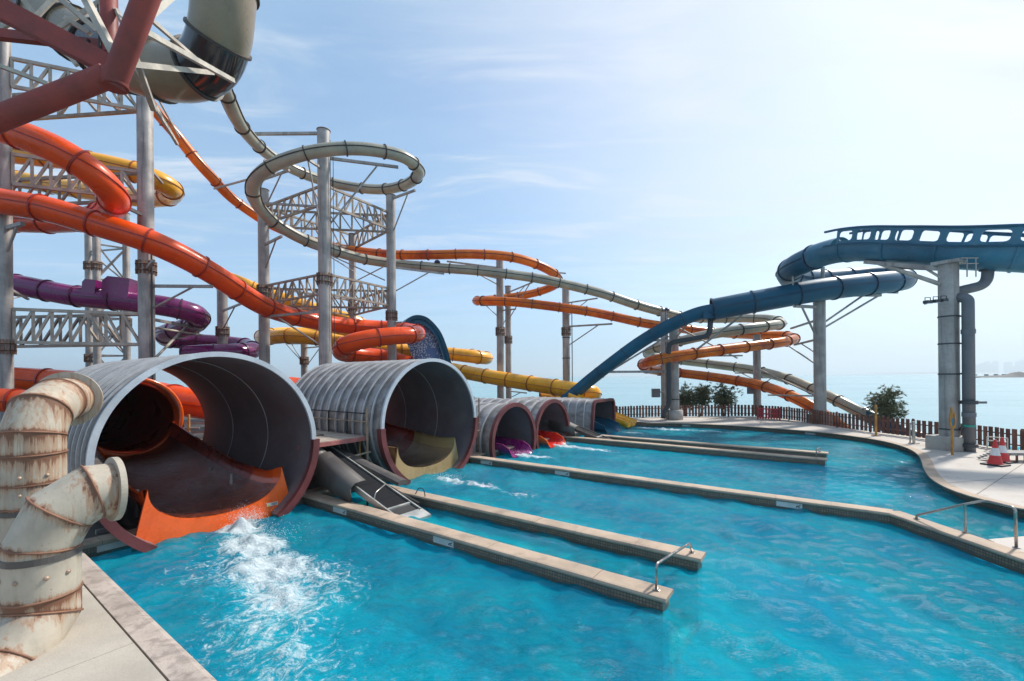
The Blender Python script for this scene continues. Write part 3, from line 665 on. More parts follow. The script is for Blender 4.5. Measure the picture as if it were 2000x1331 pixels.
# the water surface, one sheet cut by walls; waves and foam
def water_sheet():
    u0, u1, v0, v1 = -12.88, 14.0, 2.02, 33.3
    def axis(a, b, fn):
        xs = [a]
        while xs[-1] < b: xs.append(xs[-1] + fn(xs[-1]))
        xs[-1] = b
        return np.array(xs)
    us = axis(u0, u1, lambda u: 0.055 if u < 4 else 0.14)
    vsx = axis(v0, v1, lambda v: 0.05 if v < 9.5 else (0.075 if v < 15 else 0.12))
    U, V = np.meshgrid(us, vsx, indexing='ij')
    X = AX.x * U + AV.x * V; Y = AX.y * U + AV.y * V
    rng = np.random.default_rng(3)
    Z = np.zeros_like(X)
    for k in range(56):
        lam = 0.20 * (9 ** rng.random()); ang = rng.normal(0.4, 0.8); a = 0.0060 * lam ** 0.75
        kx, ky = math.cos(ang) * 2 * math.pi / lam, math.sin(ang) * 2 * math.pi / lam
        ph = rng.random() * 6.28 + 0.7 * np.sin(0.6 * X + k) + 0.7 * np.sin(0.5 * Y + 2 * k)
        Z += a * np.sin(kx * X + ky * Y + ph)
    near = 1.0 - 0.55 * np.clip((V - 15) / 10, 0, 1)
    Z *= near
    foam = np.zeros_like(X)
    def blob(px, py, L, Wd, amp, ang=0.0, vshift=0.0):
        nonlocal foam, Z
        g = gnd(px, py, 0); cu, cv = touv(g)
        du, dv = U - cu, V - cv
        a = du * math.cos(ang) + dv * math.sin(ang); b = -du * math.sin(ang) + dv * math.cos(ang)
        d = np.sqrt((a / L) ** 2 + (b / Wd) ** 2)
        foam = np.maximum(foam, amp * np.clip(1 - d, 0, 1) ** 0.7)
    # big boil below the orange lip
    blob(470, 1030, 1.0, 0.7, 1.0); blob(495, 1065, 1.5, 0.9, 0.92); blob(530, 1110, 1.8, 1.1, 0.84); blob(555, 1165, 1.9, 1.25, 0.66)
    blob(520, 1230, 2.6, 1.8, 0.50); blob(480, 1110, 2.9, 2.1, 0.50); blob(620, 1130, 2.6, 1.6, 0.50); blob(560, 1290, 2.8, 1.9, 0.46)
    blob(880, 938, 1.2, 0.55, 0.72); blob(940, 946, 1.6, 0.6, 0.62); blob(1010, 965, 1.6, 0.9, 0.46)
    blob(1015, 889, 1.5, 0.6, 0.84); blob(1055, 893, 1.5, 0.5, 0.66)
    blob(1105, 872, 1.8, 0.5, 0.84); blob(1160, 878, 2.0, 0.6, 0.66)
    blob(1290, 838, 3.5, 0.8, 0.72); blob(1380, 842, 4.5, 1.0, 0.52); blob(1235, 845, 1.6, 0.7, 0.6)
    # turbulence lifts the surface
    k1 = np.zeros_like(X)
    for k in range(26):
        lam = 0.16 * (5 ** rng.random()); ang = rng.random() * 6.28
        kx, ky = math.cos(ang) * 6.283 / lam, math.sin(ang) * 6.283 / lam
        k1 += lam ** 0.7 * np.sin(kx * X + ky * Y + rng.random() * 6.28 + 0.9 * np.sin(2.2 * X + k) + 0.9 * np.sin(1.9 * Y + 2.3 * k))
    Z += np.clip(foam - 0.3, 0, 1) * 0.045 * k1 + np.clip(foam - 0.5, 0, 1) * 0.10
    nu, nv = U.shape
    me = bpy.data.meshes.new('pool_water')
    co = np.stack([X, Y, Z], -1).reshape(-1, 3).astype(np.float32)
    idx = np.arange(nu * nv).reshape(nu, nv)
    q = np.stack([idx[:-1, :-1], idx[1:, :-1], idx[1:, 1:], idx[:-1, 1:]], -1).reshape(-1, 4).astype(np.int32)
    me.vertices.add(len(co)); me.vertices.foreach_set("co", co.ravel())
    me.loops.add(q.size); me.loops.foreach_set("vertex_index", q.ravel())
    me.polygons.add(len(q)); me.polygons.foreach_set("loop_start", np.arange(0, q.size, 4, dtype=np.int32))
    me.polygons.foreach_set("use_smooth", np.ones(len(q), dtype=bool))
    me.update(calc_edges=True); me.validate()
    at_ = me.attributes.new("foam", 'FLOAT', 'POINT'); at_.data.foreach_set("value", foam.ravel().astype(np.float32))
    me.materials.append(M['water'])
    return tag(link(bpy.data.objects.new('pool_water', me)), kind='structure')
water_sheet()

# near deck: slabs and the stained coping strip along the pool
nd = tag(slab_uv('deck_base', -13.6, 8, -9, 1.7, -1.2, 0.24, M['ground'], None), kind='structure'); nd.name = 'near_deck'
us_ = [-13.6, -10.2, -7.55, -5.1, -2.6, 0.0, 3.0, 8.0]
for a, b in zip(us_, us_[1:]):
    for v0, v1 in ((-1.2, 1.765), (-4.2, -1.215), (-9.0, -4.215)):
        slab_uv('paving_slab', a + 0.006, b - 0.006, v0, v1, 0.24, DZ + random.uniform(-0.002, 0.002), M['concrete'], nd)
nb = empty('near_pool_coping', UV(-8, 1.95), 'stained grey coping strip along the near pool edge', 'coping')
slab_uv('wall_body', -13.3, 8, 1.70, 2.10, -0.035, 0.20, M['tile'], nb, M['tile']); slab_uv('wall_footing', -13.3, 8, 1.70, 2.096, -1.15, -0.036, M['floor'], nb, M['floor'])
for a, b in ((-13.3, -10.9), (-10.9, -8.6), (-8.6, -6.2), (-6.2, -3.8), (-3.8, -1.0), (-1, 3), (3, 8)):
    pts = []
    V = []; prof = [(1.79, 0.2), (1.79, DZ), (2.06, DZ), (2.115, DZ - 0.02), (2.135, 0.235), (2.12, 0.2)]
    for u in (a + 0.002, b - 0.002): V += [UV(u, v, z) for v, z in prof]
    n_ = len(prof)
    mesh('coping_stone', V, [(j, (j + 1) % n_, n_ + (j + 1) % n_, n_ + j) for j in range(n_)] + [tuple(range(n_))[::-1], tuple(range(n_, 2 * n_))], M['coping'], nb, False)

plaque(bwall, UV(UB, 2.72), AV, AX)
# expansion joints in the far deck
jm = pm('joint_sealant', (0.20, 0.17, 0.15), 0.9, 0, 0.2, 2, 0.1, 30)
for k, (x0, y0, x1, y1) in enumerate(((1848, 944, 2090, 925), (1770, 868, 1840, 858), (1640, 848, 1672, 841), (1905, 968, 2000, 905), (1480, 834, 1490, 819))):
    a, b = gnd(x0, y0, DZ), gnd(x1, y1, DZ); sd_ = (b - a).normalized(); sd_ = Vector((-sd_.y, sd_.x, 0)) * 0.012
    mesh('expansion_joint', [p + Vector((0, 0, 0.004)) for p in (a - sd_, b - sd_, b + sd_, a + sd_)], [(0, 1, 2, 3)], jm, deck, False)
# platform where the bent wall meets the angled handrail
ip = [gnd(1930, 1053, DZ), gnd(2000, 1047, DZ), gnd(2150, 1045, DZ), gnd(2300, 1150, DZ), gnd(2040, 1112, DZ), gnd(1985, 1078, DZ)]
tag(poly('side_platform', [(p.x, p.y) for p in ip], -1.1, DZ - 0.006, M['deck'], None, M['tile']), kind='structure')

# ================================================================== SLIDE COVERS (corrugated half pipes)
def cover(name, label, vc, rad, zc, uf, ub, pitch, style):
    t = empty(name, UV(uf, vc, 0.16), label, 'tunnel cover', 'sheet metal covers over the slide exits')
    a_lo = math.degrees(math.asin(max(-0.95, min(0.95, (0.0 - zc) / rad))))
    a0, a1 = a_lo, 180 - a_lo
    n = max(1, round((uf - ub) / pitch))
    def ringpts(u, r, k=56, b0=a0, b1=a1):
        return [UV(u, vc + r * math.cos(R(b0 + (b1 - b0) * i / k)), zc + r * math.sin(R(b0 + (b1 - b0) * i / k))) for i in range(k + 1)]
    def band(nm, ua, ub_, ra, rb, m, par, k=56, thick=0.0, b0=a0, b1=a1, sm=True):
        prof = [(ua, ra), (ub_, rb)] if not thick else [(ua, ra), (ub_, rb), (ub_, rb - thick), (ua, ra - thick)]
        V = []
        for u, r in prof: V += ringpts(u, r, k, b0, b1)
        kk = k + 1; Fc = []
        pairs = [(0, 1)] if not thick else [(0, 1), (1, 2), (2, 3), (3, 0)]
        for a, b in pairs:
            for i in range(k): Fc.append((a * kk + i, a * kk + i + 1, b * kk + i + 1, b * kk + i))
        if thick: Fc += [tuple(j * kk for j in range(4)), tuple(j * kk + k for j in range(3, -1, -1))]
        return mesh(nm, V, Fc, m, par, sm)
    for k in range(n):
        u0 = uf - (uf - ub) * k / n; u1 = uf - (uf - ub) * (k + 1) / n
        dr = random.uniform(-0.006, 0.006)
        band('cladding_panel', u0 - 0.012, u1 + 0.012, rad + dr, rad + dr, M['cladding'], t, thick=0.03)
        band('standing_seam', u1 + 0.03, u1 - 0.03, rad + 0.055, rad + 0.055, M['rib'], t, thick=0.07, sm=False)
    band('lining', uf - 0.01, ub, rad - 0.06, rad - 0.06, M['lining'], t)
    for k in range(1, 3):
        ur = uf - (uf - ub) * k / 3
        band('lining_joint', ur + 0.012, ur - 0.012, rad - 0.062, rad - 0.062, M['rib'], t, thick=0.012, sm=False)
    if style == 'white':
        band('upper_rim', uf + 0.07, uf - 0.005, rad + 0.06, rad + 0.06, M['whiterim'], t, thick=0.125, b0=0, b1=180, sm=False)
        for b0, b1 in ((a0, 0), (180, a1)):
            band('base_ring', uf + 0.14, uf - 0.10, rad + 0.13, rad + 0.13, M['maroonrim'], t, k=24, thick=0.19, b0=b0, b1=b1, sm=False)
    else:
        band('front_ring', uf + 0.10, uf - 0.08, rad + 0.09, rad + 0.09, M['maroonrim'], t, k=72, thick=0.20, sm=False)
    return t
cover('slide_cover', 'largest ribbed grey tunnel cover over the orange slide exit', 4.62, 2.42, 2.0, -12.35, -20.2, 0.46, 'white')
cover('slide_cover', 'big ribbed grey tunnel cover with a sand coloured slide lip', 11.95, 2.42, 2.05, -12.4, -18.9, 0.52, 'white')
cover('slide_cover', 'round grey cover with maroon ring over the purple slide lip', 17.4, 1.78, 0.66, -12.45, -19.5, 0.62, 'ring')
cover('slide_cover', 'round grey cover with maroon ring over the bright red slide lip', 21.1, 1.78, 0.66, -12.45, -19.5, 0.62, 'ring')
def box_cover():
    t = empty('slide_cover', UV(-12.4, 28, 0.16), 'low square shouldered grey cover with maroon frame over the blue slide', 'tunnel cover', 'sheet metal covers over the slide exits')
    v0, v1, h, r = 26.2, 29.6, 2.15, 0.45
    def prof(off):
        P = [(v0 - 0.25 - off, 0.0), (v0 - 0.1 - off, h * 0.55)]
        for k in range(7):
            a = R(180 - 15 * k); P.append((v0 + r + (r + off) * math.cos(a), h - r + (r + off) * math.sin(a)))
        for k in range(7):
            a = R(90 - 15 * k); P.append((v1 - r + (r + off) * math.cos(a), h - r + (r + off) * math.sin(a)))
        P.append((v1 + off, 0.0))
        return P
    def strip(nm, ua, ub, o0, o1, m, sm=False):
        V = []
        for u, o_ in ((ua, o0), (ub, o0), (ub, o1), (ua, o1)): V += [UV(u, v, z) for v, z in prof(o_)]
        k = len(prof(0)); Fc = []
        for a in range(4):
            b = (a + 1) % 4
            for i in range(k - 1): Fc.append((a * k + i, a * k + i + 1, b * k + i + 1, b * k + i))
        return mesh(nm, V, Fc, m, t, sm)
    n = 11; uf, ub = -12.4, -19.0
    for k in range(n):
        a = uf + (ub - uf) * k / n; b = uf + (ub - uf) * (k + 1) / n
        strip('cladding_panel', a - 0.012, b + 0.012, 0.0, -0.03, M['cladding'])
        strip('standing_seam', b + 0.03, b - 0.03, 0.06, 0.0, M['rib'])
    strip('lining', uf - 0.02, ub, -0.06, -0.08, M['lining'])
    strip('front_ring', uf + 0.10, uf - 0.08, 0.08, -0.11, M['maroonrim'])
box_cover()

# ================================================================== SLIDE EXITS inside the covers
def half_profile(rv, zb, zt, n=22, e=0.85):
    out = []
    for i in range(n + 1):
        f = R(-90 + 180 * i / n); s, c = math.sin(f), math.cos(f)
        out.append((rv * math.copysign(abs(s) ** e, s), zt - (zt - zb) * (abs(c) ** 0.9)))
    return out
def flume(t, vc, st, m_in, m_out, name, nsub=5, thick=0.07):
    """open trough between stations (u, half width, bottom, top)"""
    S = []
    for a, b in zip(st, st[1:]):
        for k in range(nsub): S.append(tuple(a[j] + (b[j] - a[j]) * k / nsub for j in range(4)))
    S.append(st[-1])
    V = []; Fi = []; n = None
    for off in (0, 1):
        for u, rv, zb, zt in S:
            P = half_profile(rv + thick * off, zb - thick * off, zt)
            n = len(P); V += [UV(u, vc + v, z) for v, z in P]
    ns = len(S); fm = []
    for off in (0, 1):
        for i in range(ns - 1):
            for j in range(n - 1):
                a = off * ns * n + i * n + j
                Fi.append((a, a + 1, a + n + 1, a + n)); fm.append(off)
    for i in range(ns - 1):                        # top edges
        for j in (0, n - 1):
            a = i * n + j; b = ns * n + i * n + j
            Fi.append((a, a + n, b + n, b)); fm.append(1)
    return mesh(name, V, Fi, None, t, True, mats=[m_in, m_out], fmat=fm)
def fascia(t, vc, u, rv, zb, zt, m, outw, zlow, name='lip_fascia', th=0.07):
    """flared end plate of the lip: U shaped cut-out, straight bottom"""
    P = half_profile(rv, zb, zt); n = len(P)
    V = []
    for du in (0.0, th):
        V += [UV(u + du, vc + v, z) for v, z in P]
        V += [UV(u + du + 0.05, vc + math.copysign(max(abs(v), 0) , v) * (outw / rv), zlow if abs(v) < rv * 0.999 else zlow) for v, z in P]
    Fc = []
    for side in (0, 1):
        o = side * 2 * n
        for j in range(n - 1): Fc.append((o + j, o + j + 1, o + n + j + 1, o + n + j))
    for j in range(n - 1): Fc.append((j, j + 1, 2 * n + j + 1, 2 * n + j))
    for j in (0, n - 1): Fc.append((j, n + j, 3 * n + j, 2 * n + j))
    return mesh(name, V, Fc, m, t, False)
def tubeback(t, vc, u, r, zc_, m_out, m_in, L=6.0, flare=0.2):
    P = [UV(u - L * k / 14, vc - 0.035 * (L * k / 14) ** 2 * 0.6, zc_ + 0.02 * k) for k in range(15)]
    sweep('tube_section', P, circ(r, 40), m_out, t)
    sweep('tube_inner', P, circ(r - 0.06, 40), m_in, t)
    FR = frames(P); n = 48
    mesh('tube_light_block', [P[-1] + FR[-1][1] * a + FR[-1][2] * b for a, b in circ(r, n)], [tuple(range(n))], M['black'], t, False)  # black disc added to shut daylight out of the open tube end
    V = []
    for du, rr in ((-0.25, r + 0.012), (0.0, r + flare), (0.07, r + flare), (0.09, r + flare - 0.05), (0.02, r - 0.06), (-0.2, r - 0.07)):
        V += [P[0] + AX * du + AV * (rr * math.cos(6.28319 * k / n)) + Vector((0, 0, rr * math.sin(6.28319 * k / n))) for k in range(n)]
    mesh('tube_rim', V, [(i * n + k, i * n + (k + 1) % n, (i + 1) * n + (k + 1) % n, (i + 1) * n + k) for i in range(5) for k in range(n)], m_out, t)
e1 = empty('slide_exit', UV(-13, 4.7, 0.1), 'orange slide exit with worn maroon trough inside the largest cover', 'slide')
st1 = [(-20.6, 1.26, 1.04, 2.15), (-19.0, 1.27, 0.92, 1.85), (-17.4, 1.30, 0.74, 1.52), (-15.6, 1.38, 0.48, 1.18), (-14.25, 1.44, 0.36, 1.08)]
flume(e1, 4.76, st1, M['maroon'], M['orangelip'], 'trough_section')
flume(e1, 4.76, [(-14.25, 1.44, 0.36, 1.08), (-13.4, 1.47, 0.315, 1.08), (-12.75, 1.52, 0.30, 1.26)], M['orangelip'], M['orangelip'], 'lip_section')
fascia(e1, 4.76, -12.75, 1.52, 0.30, 1.26, M['orangelip'], 1.82, -0.06)
tubeback(e1, 4.85, -20.6, 1.34, 2.36, M['orangelip'], M['maroon'], 6, 0.2)
# manufacturer-size warning plate on the lip
lp_ = e1
c0 = UV(-12.655, 6.02, 0.28)
mesh('warning_plate', [c0 + AV * a + AX * b_ + Vector((0, 0, z)) for b_ in (0, 0.012) for a, z in ((-0.17, -0.045), (0.13, -0.045), (0.13, 0.045), (-0.17, 0.045))], [(4, 5, 6, 7), (0, 1, 5, 4), (1, 2, 6, 5), (2, 3, 7, 6), (3, 0, 4, 7)], M['white'], e1, False)
mesh('warning_symbol', [c0 + AV * a + AX * b_ + Vector((0, 0, z)) for b_ in (0.008, 0.016) for a, z in ((-0.165, -0.04), (-0.10, -0.04), (-0.1325, 0.035))], [(3, 4, 5), (0, 1, 4, 3), (1, 2, 5, 4), (2, 0, 3, 5)], M['tag'], e1, False)
for z, a0_, a1_ in ((0.022, -0.05, 0.10), (-0.002, -0.06, 0.11), (-0.026, -0.03, 0.07)):
    mesh('warning_text', [c0 + AV * a + AX * b_ + Vector((0, 0, z + dz)) for b_ in (0.008, 0.016) for a, dz in ((a0_, -0.006), (a1_, -0.006), (a1_, 0.006), (a0_, 0.006))], [(4, 5, 6, 7)], M['ink'], e1, False)
# hull keel strip and posts under the trough
for u in (-18.2, -16.4, -14.8):
    bar('support_post', UV(u, 3.55, 0.1), UV(u, 3.55, 0.9), 0.05, M['steel'], e1); bar('support_post', UV(u, 5.8, 0.1), UV(u, 5.8, 0.9), 0.05, M['steel'], e1)

def film_material():
    m, n, l, out = nt_new('running_water')
    tr = n.new("ShaderNodeBsdfTransparent"); tr.inputs["Color"].default_value = (0.93, 0.96, 0.97, 1)
    fl2 = nz(n, l, pos(n, l, (3.0, 2.2, 2.0)), 3.5, 6, 0.7, 1.2)
    bp = n.new("ShaderNodeBump"); bp.inputs["Strength"].default_value = 0.8; bp.inputs["Distance"].default_value = 0.06; l.new(fl2, bp.inputs["Height"])
    gl = n.new("ShaderNodeBsdfGlossy"); gl.inputs["Roughness"].default_value = 0.14; l.new(bp.outputs[0], gl.inputs["Normal"])
    fr = n.new("ShaderNodeFresnel"); fr.inputs["IOR"].default_value = 1.18; l.new(bp.outputs[0], fr.inputs["Normal"])
    a = n.new("ShaderNodeMixShader"); l.new(fr.outputs[0], a.inputs[0]); l.new(tr.outputs[0], a.inputs[1]); l.new(gl.outputs[0], a.inputs[2])
    wd = n.new("ShaderNodeBsdfDiffuse"); wd.inputs["Color"].default_value = (0.8, 0.84, 0.85, 1)
    b = n.new("ShaderNodeMixShader"); l.new(ramp(n, l, fl2, 0.60, 0.76, 0.0, 0.25), b.inputs[0]); l.new(a.outputs[0], b.inputs[1]); l.new(wd.outputs[0], b.inputs[2])
    l.new(b.outputs[0], out.inputs[0]); return m
M['film'] = film_material()
def running_water(t, vc, st, f0=3, f1=20):
    V = []; n = f1 - f0
    for a, b in zip(st, st[1:] + [st[-1]]):
        for k in range(6 if b is not a else 1):
            u, rv, zb, zt = (a[j] + (b[j] - a[j]) * k / 6 for j in range(4))
            P = half_profile(rv - 0.015, zb + 0.022, zt)[f0:f1]; V += [UV(u, vc + v, z + 0.004 * math.sin(u * 9 + v * 7)) for v, z in P]
    m_ = len(V) // n
    mesh('running_water', V, [(i * n + j, i * n + j + 1, (i + 1) * n + j + 1, (i + 1) * n + j) for i in range(m_ - 1) for j in range(n - 1)], M['film'], t)
running_water(e1, 4.76, st1 + [(-13.4, 1.47, 0.315, 1.08), (-12.70, 1.52, 0.30, 1.26)])
e2 = empty('slide_exit', UV(-13, 12, 0.1), 'sand coloured slide lip with a red trough inside the second cover', 'slide')
st2 = [(-18.6, 1.2, 1.0, 2.0), (-16.6, 1.28, 0.62, 1.62), (-15.0, 1.36, 0.42, 1.40)]
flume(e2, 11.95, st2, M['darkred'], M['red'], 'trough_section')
flume(e2, 11.95, [(-15.0, 1.36, 0.42, 1.40), (-13.6, 1.42, 0.32, 1.22), (-12.75, 1.50, 0.30, 1.26)], M['beigelip'], M['beigelip'], 'lip_section')
fascia(e2, 11.95, -12.75, 1.50, 0.30, 1.26, M['beigelip'], 1.76, -0.06)
running_water(e2, 11.95, st2 + [(-13.6, 1.42, 0.32, 1.22), (-12.70, 1.50, 0.30, 1.26)])
tubeback(e2, 11.95, -18.6, 1.30, 2.3, M['red'], M['maroon'], 4, 0.1)
def small_exit(label, vc, rv, h, m_in, m_out, u1=-11.9, pad=True):
    t = empty('slide_exit', UV(-12.5, vc, 0.05), label, 'slide')
    flume(t, vc, [(-18.5, rv, 0.7, 1.1 + h * .3), (-15.5, rv, 0.25, 0.25 + h), (-13.2, rv, 0.08, 0.12 + h), (-12.5, rv, 0.05, 0.10 + h * 0.95), (u1 - 0.2, rv + 0.02, 0.02, 0.05 + h * .65), (u1, rv + 0.02, 0.0, 0.05)], m_in, m_out, 'lip_section', 6, 0.06)
    return t
small_exit('purple slide lip spilling white water under the maroon ring', 17.35, 0.78, 0.52, M['purple'], M['purple'])
small_exit('bright red slide lip with orange edge under the maroon ring', 20.75, 0.80, 0.52, M['brightred'], M['orangelip'])
small_exit('dark blue slide lip under the square shouldered cover', 27.8, 1.15, 0.75, M['blue'], M['blue'], -11.6)
# little yellow chute beside the square cover
yc = empty('slide_exit', UV(-12.3, 31.2, 0.1), 'small yellow double chute beside the square shouldered cover', 'slide')
for dv in (0.0, 0.85):
    P = crom([UV(-16.5, 30.7 + dv, 2.1 - dv * .6), UV(-14.4, 30.7 + dv, 1.35 - dv * .5), UV(-13.0, 30.7 + dv, 0.5), UV(-11.7, 30.7 + dv, 0.08)], 0.25)
    prof = [(-0.42, 0.42), (-0.36, 0.1), (-0.2, 0.0), (0.2, 0.0), (0.36, 0.1), (0.42, 0.42), (0.48, 0.40), (0.42, 0.02), (0.24, -0.08), (-0.24, -0.08), (-0.42, 0.02), (-0.48, 0.40)]
    sweep('chute', P, prof, M['yellow'], yc, caps=True)

# ================================================================== WATER SLIDES overhead
RED = [(-260, 330, 23), (-110, 368, 23.6), (0, 393, 24), (95, 410, 24.2), (182, 436, 24.6), (290, 471, 25.3), (365, 506, 26.8), (420, 538, 28.3), (517, 599, 32), (600, 625, 36), (680, 637, 39), (755, 642, 41), (795, 646, 40.2), (815, 652, 37.6), (800, 655, 35.4), (762, 657, 34.3), (712, 664, 33.4), (678, 674, 33.4), (667, 688, 34.8), (700, 694, 36.6), (750, 699, 38), (800, 712, 38)]
slide('enclosed_water_slide', 'red orange tube slide sweeping down across the grey columns', 'water slide', RED, 1.38, M['red'], M['redring'], sec=2.7)
REDU = [(-250, 190, 21), (-90, 226, 21.6), (0, 251, 22), (62, 272, 22), (120, 298, 22.2), (176, 334, 22.8), (215, 372, 23.8), (222, 400, 25.3), (195, 421, 27), (130, 433, 28.5), (50, 434, 29.3), (-60, 425, 29.5), (-200, 410, 28)]
slide('enclosed_water_slide', 'upper red orange tube slide curling behind the near column', 'water slide', REDU, 1.38, M['red'], M['redring'], sec=2.9)
YEL1 = [(-120, 275, 29.5), (-30, 292, 29), (60, 303, 29), (140, 312, 29.2), (215, 325, 29.5), (280, 342, 30), (325, 362, 31), (335, 380, 33), (290, 388, 35), (210, 380, 36.3), (120, 366, 37), (40, 352, 37), (-60, 335, 36), (-140, 320, 34)]
slide('enclosed_water_slide', 'yellow tube slide coiling behind the near column', 'water slide', YEL1, 1.36, M['yellow'], M['yellowring'], sec=2.6)
YEL2 = [(182, 437, 38), (290, 473, 39), (365, 508, 40), (420, 537, 40.6), (458, 550, 41), (505, 569, 42), (580, 594, 43.5), (640, 613, 45), (690, 627, 46.5), (715, 640, 48), (690, 650, 49.5), (620, 652, 50), (550, 652, 48), (516, 656, 45.5), (520, 660, 42.8), (570, 657, 41.5), (640, 664, 41.8), (720, 680, 43), (800, 686, 44.5), (880, 692, 45.6), (930, 698, 46), (951, 700, 48), (920, 694, 50.5), (840, 690, 52), (770, 692, 52), (770, 704, 49), (830, 712, 46), (900, 726, 43.5), (960, 737, 41.5), (1020, 747, 39.6), (1080, 756, 37.6), (1130, 764, 36), (1156, 768, 36.4), (1150, 776, 38.5), (1100, 778, 40), (1055, 779, 40)]
slide('enclosed_water_slide', 'yellow tube slide snaking low behind the covers', 'water slide', YEL2, 1.36, M['yellow'], M['yellowring'], sec=2.6)
ORA = [(270, 168, 32.4), (300, 212, 33.5), (345, 265, 35), (385, 315, 36), (412, 345, 37), (450, 385, 39), (490, 415, 40.5), (530, 440, 42), (590, 465, 43), (650, 482, 42.5), (700, 491, 41.5), (770, 498, 40), (850, 498, 39), (930, 497, 39), (1000, 503, 39.8), (1058, 521, 41.2), (1088, 541, 43), (1086, 556, 45), (1050, 571, 46.5), (990, 582, 46.5), (940, 587, 45.3), (931, 588, 43.4), (955, 588, 41.8), (1010, 591, 41), (1080, 599, 40.8), (1150, 609, 40.8), (1200, 619, 40.8), (1260, 632, 40.8), (1330, 642, 41.2), (1400, 650, 42), (1480, 655, 42.6), (1530, 656, 41.8), (1551, 661, 39.5), (1530, 668, 37), (1480, 675, 35.8), (1400, 685, 34.6), (1330, 695, 33.8), (1280, 704, 34.2), (1257, 712, 36), (1268, 721, 39), (1320, 728, 41), (1400, 738, 40), (1480, 752, 37.5), (1530, 768, 35), (1580, 792, 32.8), (1625, 822, 31.5), (1660, 850, 31)]
slide('enclosed_water_slide', 'slim translucent orange tube slide looping across to the fence', 'water slide', ORA, 0.84, M['orange'], M['orangering'], sec=2.5, rw=0.07, ring=0.075)
BEI = [(415, 120, 24), (428, 150, 25), (446, 195, 26.6), (466, 238, 28.2), (492, 272, 30.2), (530, 306, 33), (575, 332, 35.5), (630, 353, 37.5), (690, 366, 38.5), (750, 370, 37.8), (800, 357, 35.5), (818, 334, 33), (790, 308, 31), (740, 295, 29.8), (690, 290.5, 29), (630, 294, 28.4), (570, 308, 28.2), (520, 331, 28.4), (495, 360, 29), (500, 395, 30), (530, 430, 31.4), (580, 462, 33), (640, 486, 34.8), (700, 504, 37), (765, 515, 38.8), (850, 523, 39), (930, 529, 39), (1000, 537, 39.2), (1060, 546, 39.4), (1110, 557, 39.5), (1180, 575, 39.8), (1240, 595, 40.4), (1290, 609, 41.2), (1340, 620, 42.5), (1400, 623, 43.2), (1460, 622, 42.6), (1505, 624, 41.4), (1526, 632, 39.4), (1500, 637, 37.2), (1440, 645, 36.2), (1380, 655, 37), (1320, 669, 39), (1280, 681, 41), (1265, 690, 43), (1290, 699, 45), (1340, 706, 44.8), (1400, 713, 43.2), (1470, 723, 41), (1540, 741, 38), (1600, 766, 35), (1640, 785, 33.2), (1680, 806, 32), (1705, 820, 31.5)]
bei, _, _ = slide('enclosed_water_slide', 'pale translucent tube slide with a wide ring around the tower', 'water slide', BEI, 0.84, M['beige'], M['beigering'], sec=2.5, rw=0.07, ring=0.075)
PUR = [(-90, 548, 29), (0, 553, 29.2), (50, 560, 29.2), (100, 570, 29.3), (150, 579, 29.4), (210, 585, 29.6), (290, 594, 30), (345, 603, 30.4), (382, 614, 31.4), (385, 630, 33), (355, 643, 33.8), (325, 652, 35), (330, 663, 36.8), (370, 667, 38), (430, 671, 38.6), (475, 676, 38.4), (493, 684, 36.8), (470, 688, 35), (420, 690, 33.6), (360, 694, 33)]
pur, purP, purF = slide('enclosed_water_slide', 'purple tube slide winding past the near column', 'water slide', PUR, 1.38, M['purple'], M['purplering'], sec=2.0)
for px_, w_, h_ in ((187, 0.8, 0.72), (238, 1.6, 1.2)):
    i = min(range(len(purP)), key=lambda k: abs(1000 + F * purP[k].x / purP[k].y - px_) + (200 if k > len(purP) // 2 else 0))
    t_, s_, u_ = purF[i]; c = purP[i] + u_ * 0.62
    V = [c + t_ * (sx * w_ / 2) + s_ * (sy * 0.66) + u_ * z for z in (-0.5, h_ * 0.45, h_ * 0.72) for sx, sy in ((-1, -1), (1, -1), (1, 1), (-1, 1))]
    for k in (8, 9, 10, 11): V[k] = V[k] + (V[8] + V[10] - V[k] * 2) * 0.0
    V[8] = V[8] + t_ * w_ * 0.18; V[11] = V[11] + t_ * w_ * 0.18
    mesh('hatch_box', V, [(0, 1, 5, 4), (1, 2, 6, 5), (2, 3, 7, 6), (3, 0, 4, 7), (4, 5, 9, 8), (5, 6, 10, 9), (6, 7, 11, 10), (7, 4, 8, 11), (8, 9, 10, 11)], M['purple'], pur, False)
REDL = [(-140, 735, 26), (-30, 738, 27), (60, 742, 28), (150, 748, 28), (230, 758, 26), (300, 772, 23.5), (360, 785, 22.5), (430, 795, 22.5)]
slide('enclosed_water_slide', 'low red tube slide passing behind the rusty ducts', 'water slide', REDL, 1.5, M['red'], M['redring'], sec=2.6)
RED3 = [(-140, 778, 20), (-30, 780, 20.6), (60, 786, 21), (150, 800, 20.8)]
slide('enclosed_water_slide', 'lower red tube slide running under the first behind the ducts', 'water slide', RED3, 1.1, M['red'], M['redring'], sec=2.6)

# big tan and smoked black raft slide overhead
BIG = [(452, -190, 16.5), (446, -90, 16.2), (438, 0, 16.2), (430, 70, 16.5), (408, 122, 17), (365, 142, 17.3), (300, 138, 17.6), (235, 118, 18), (170, 82, 18.5), (105, 40, 19), (40, -5, 19.5), (-30, -60, 20), (-120, -120, 20.5)]
slide('raft_slide', 'huge tan and smoked black tube slide curving overhead', 'water slide', BIG, 2.05, M['tanslide'], M['beigering'], sec=1.75, mats=[M['blackslide'], M['tanslide'], M['tanslide']], n=36, seams=(), ring=0.09)

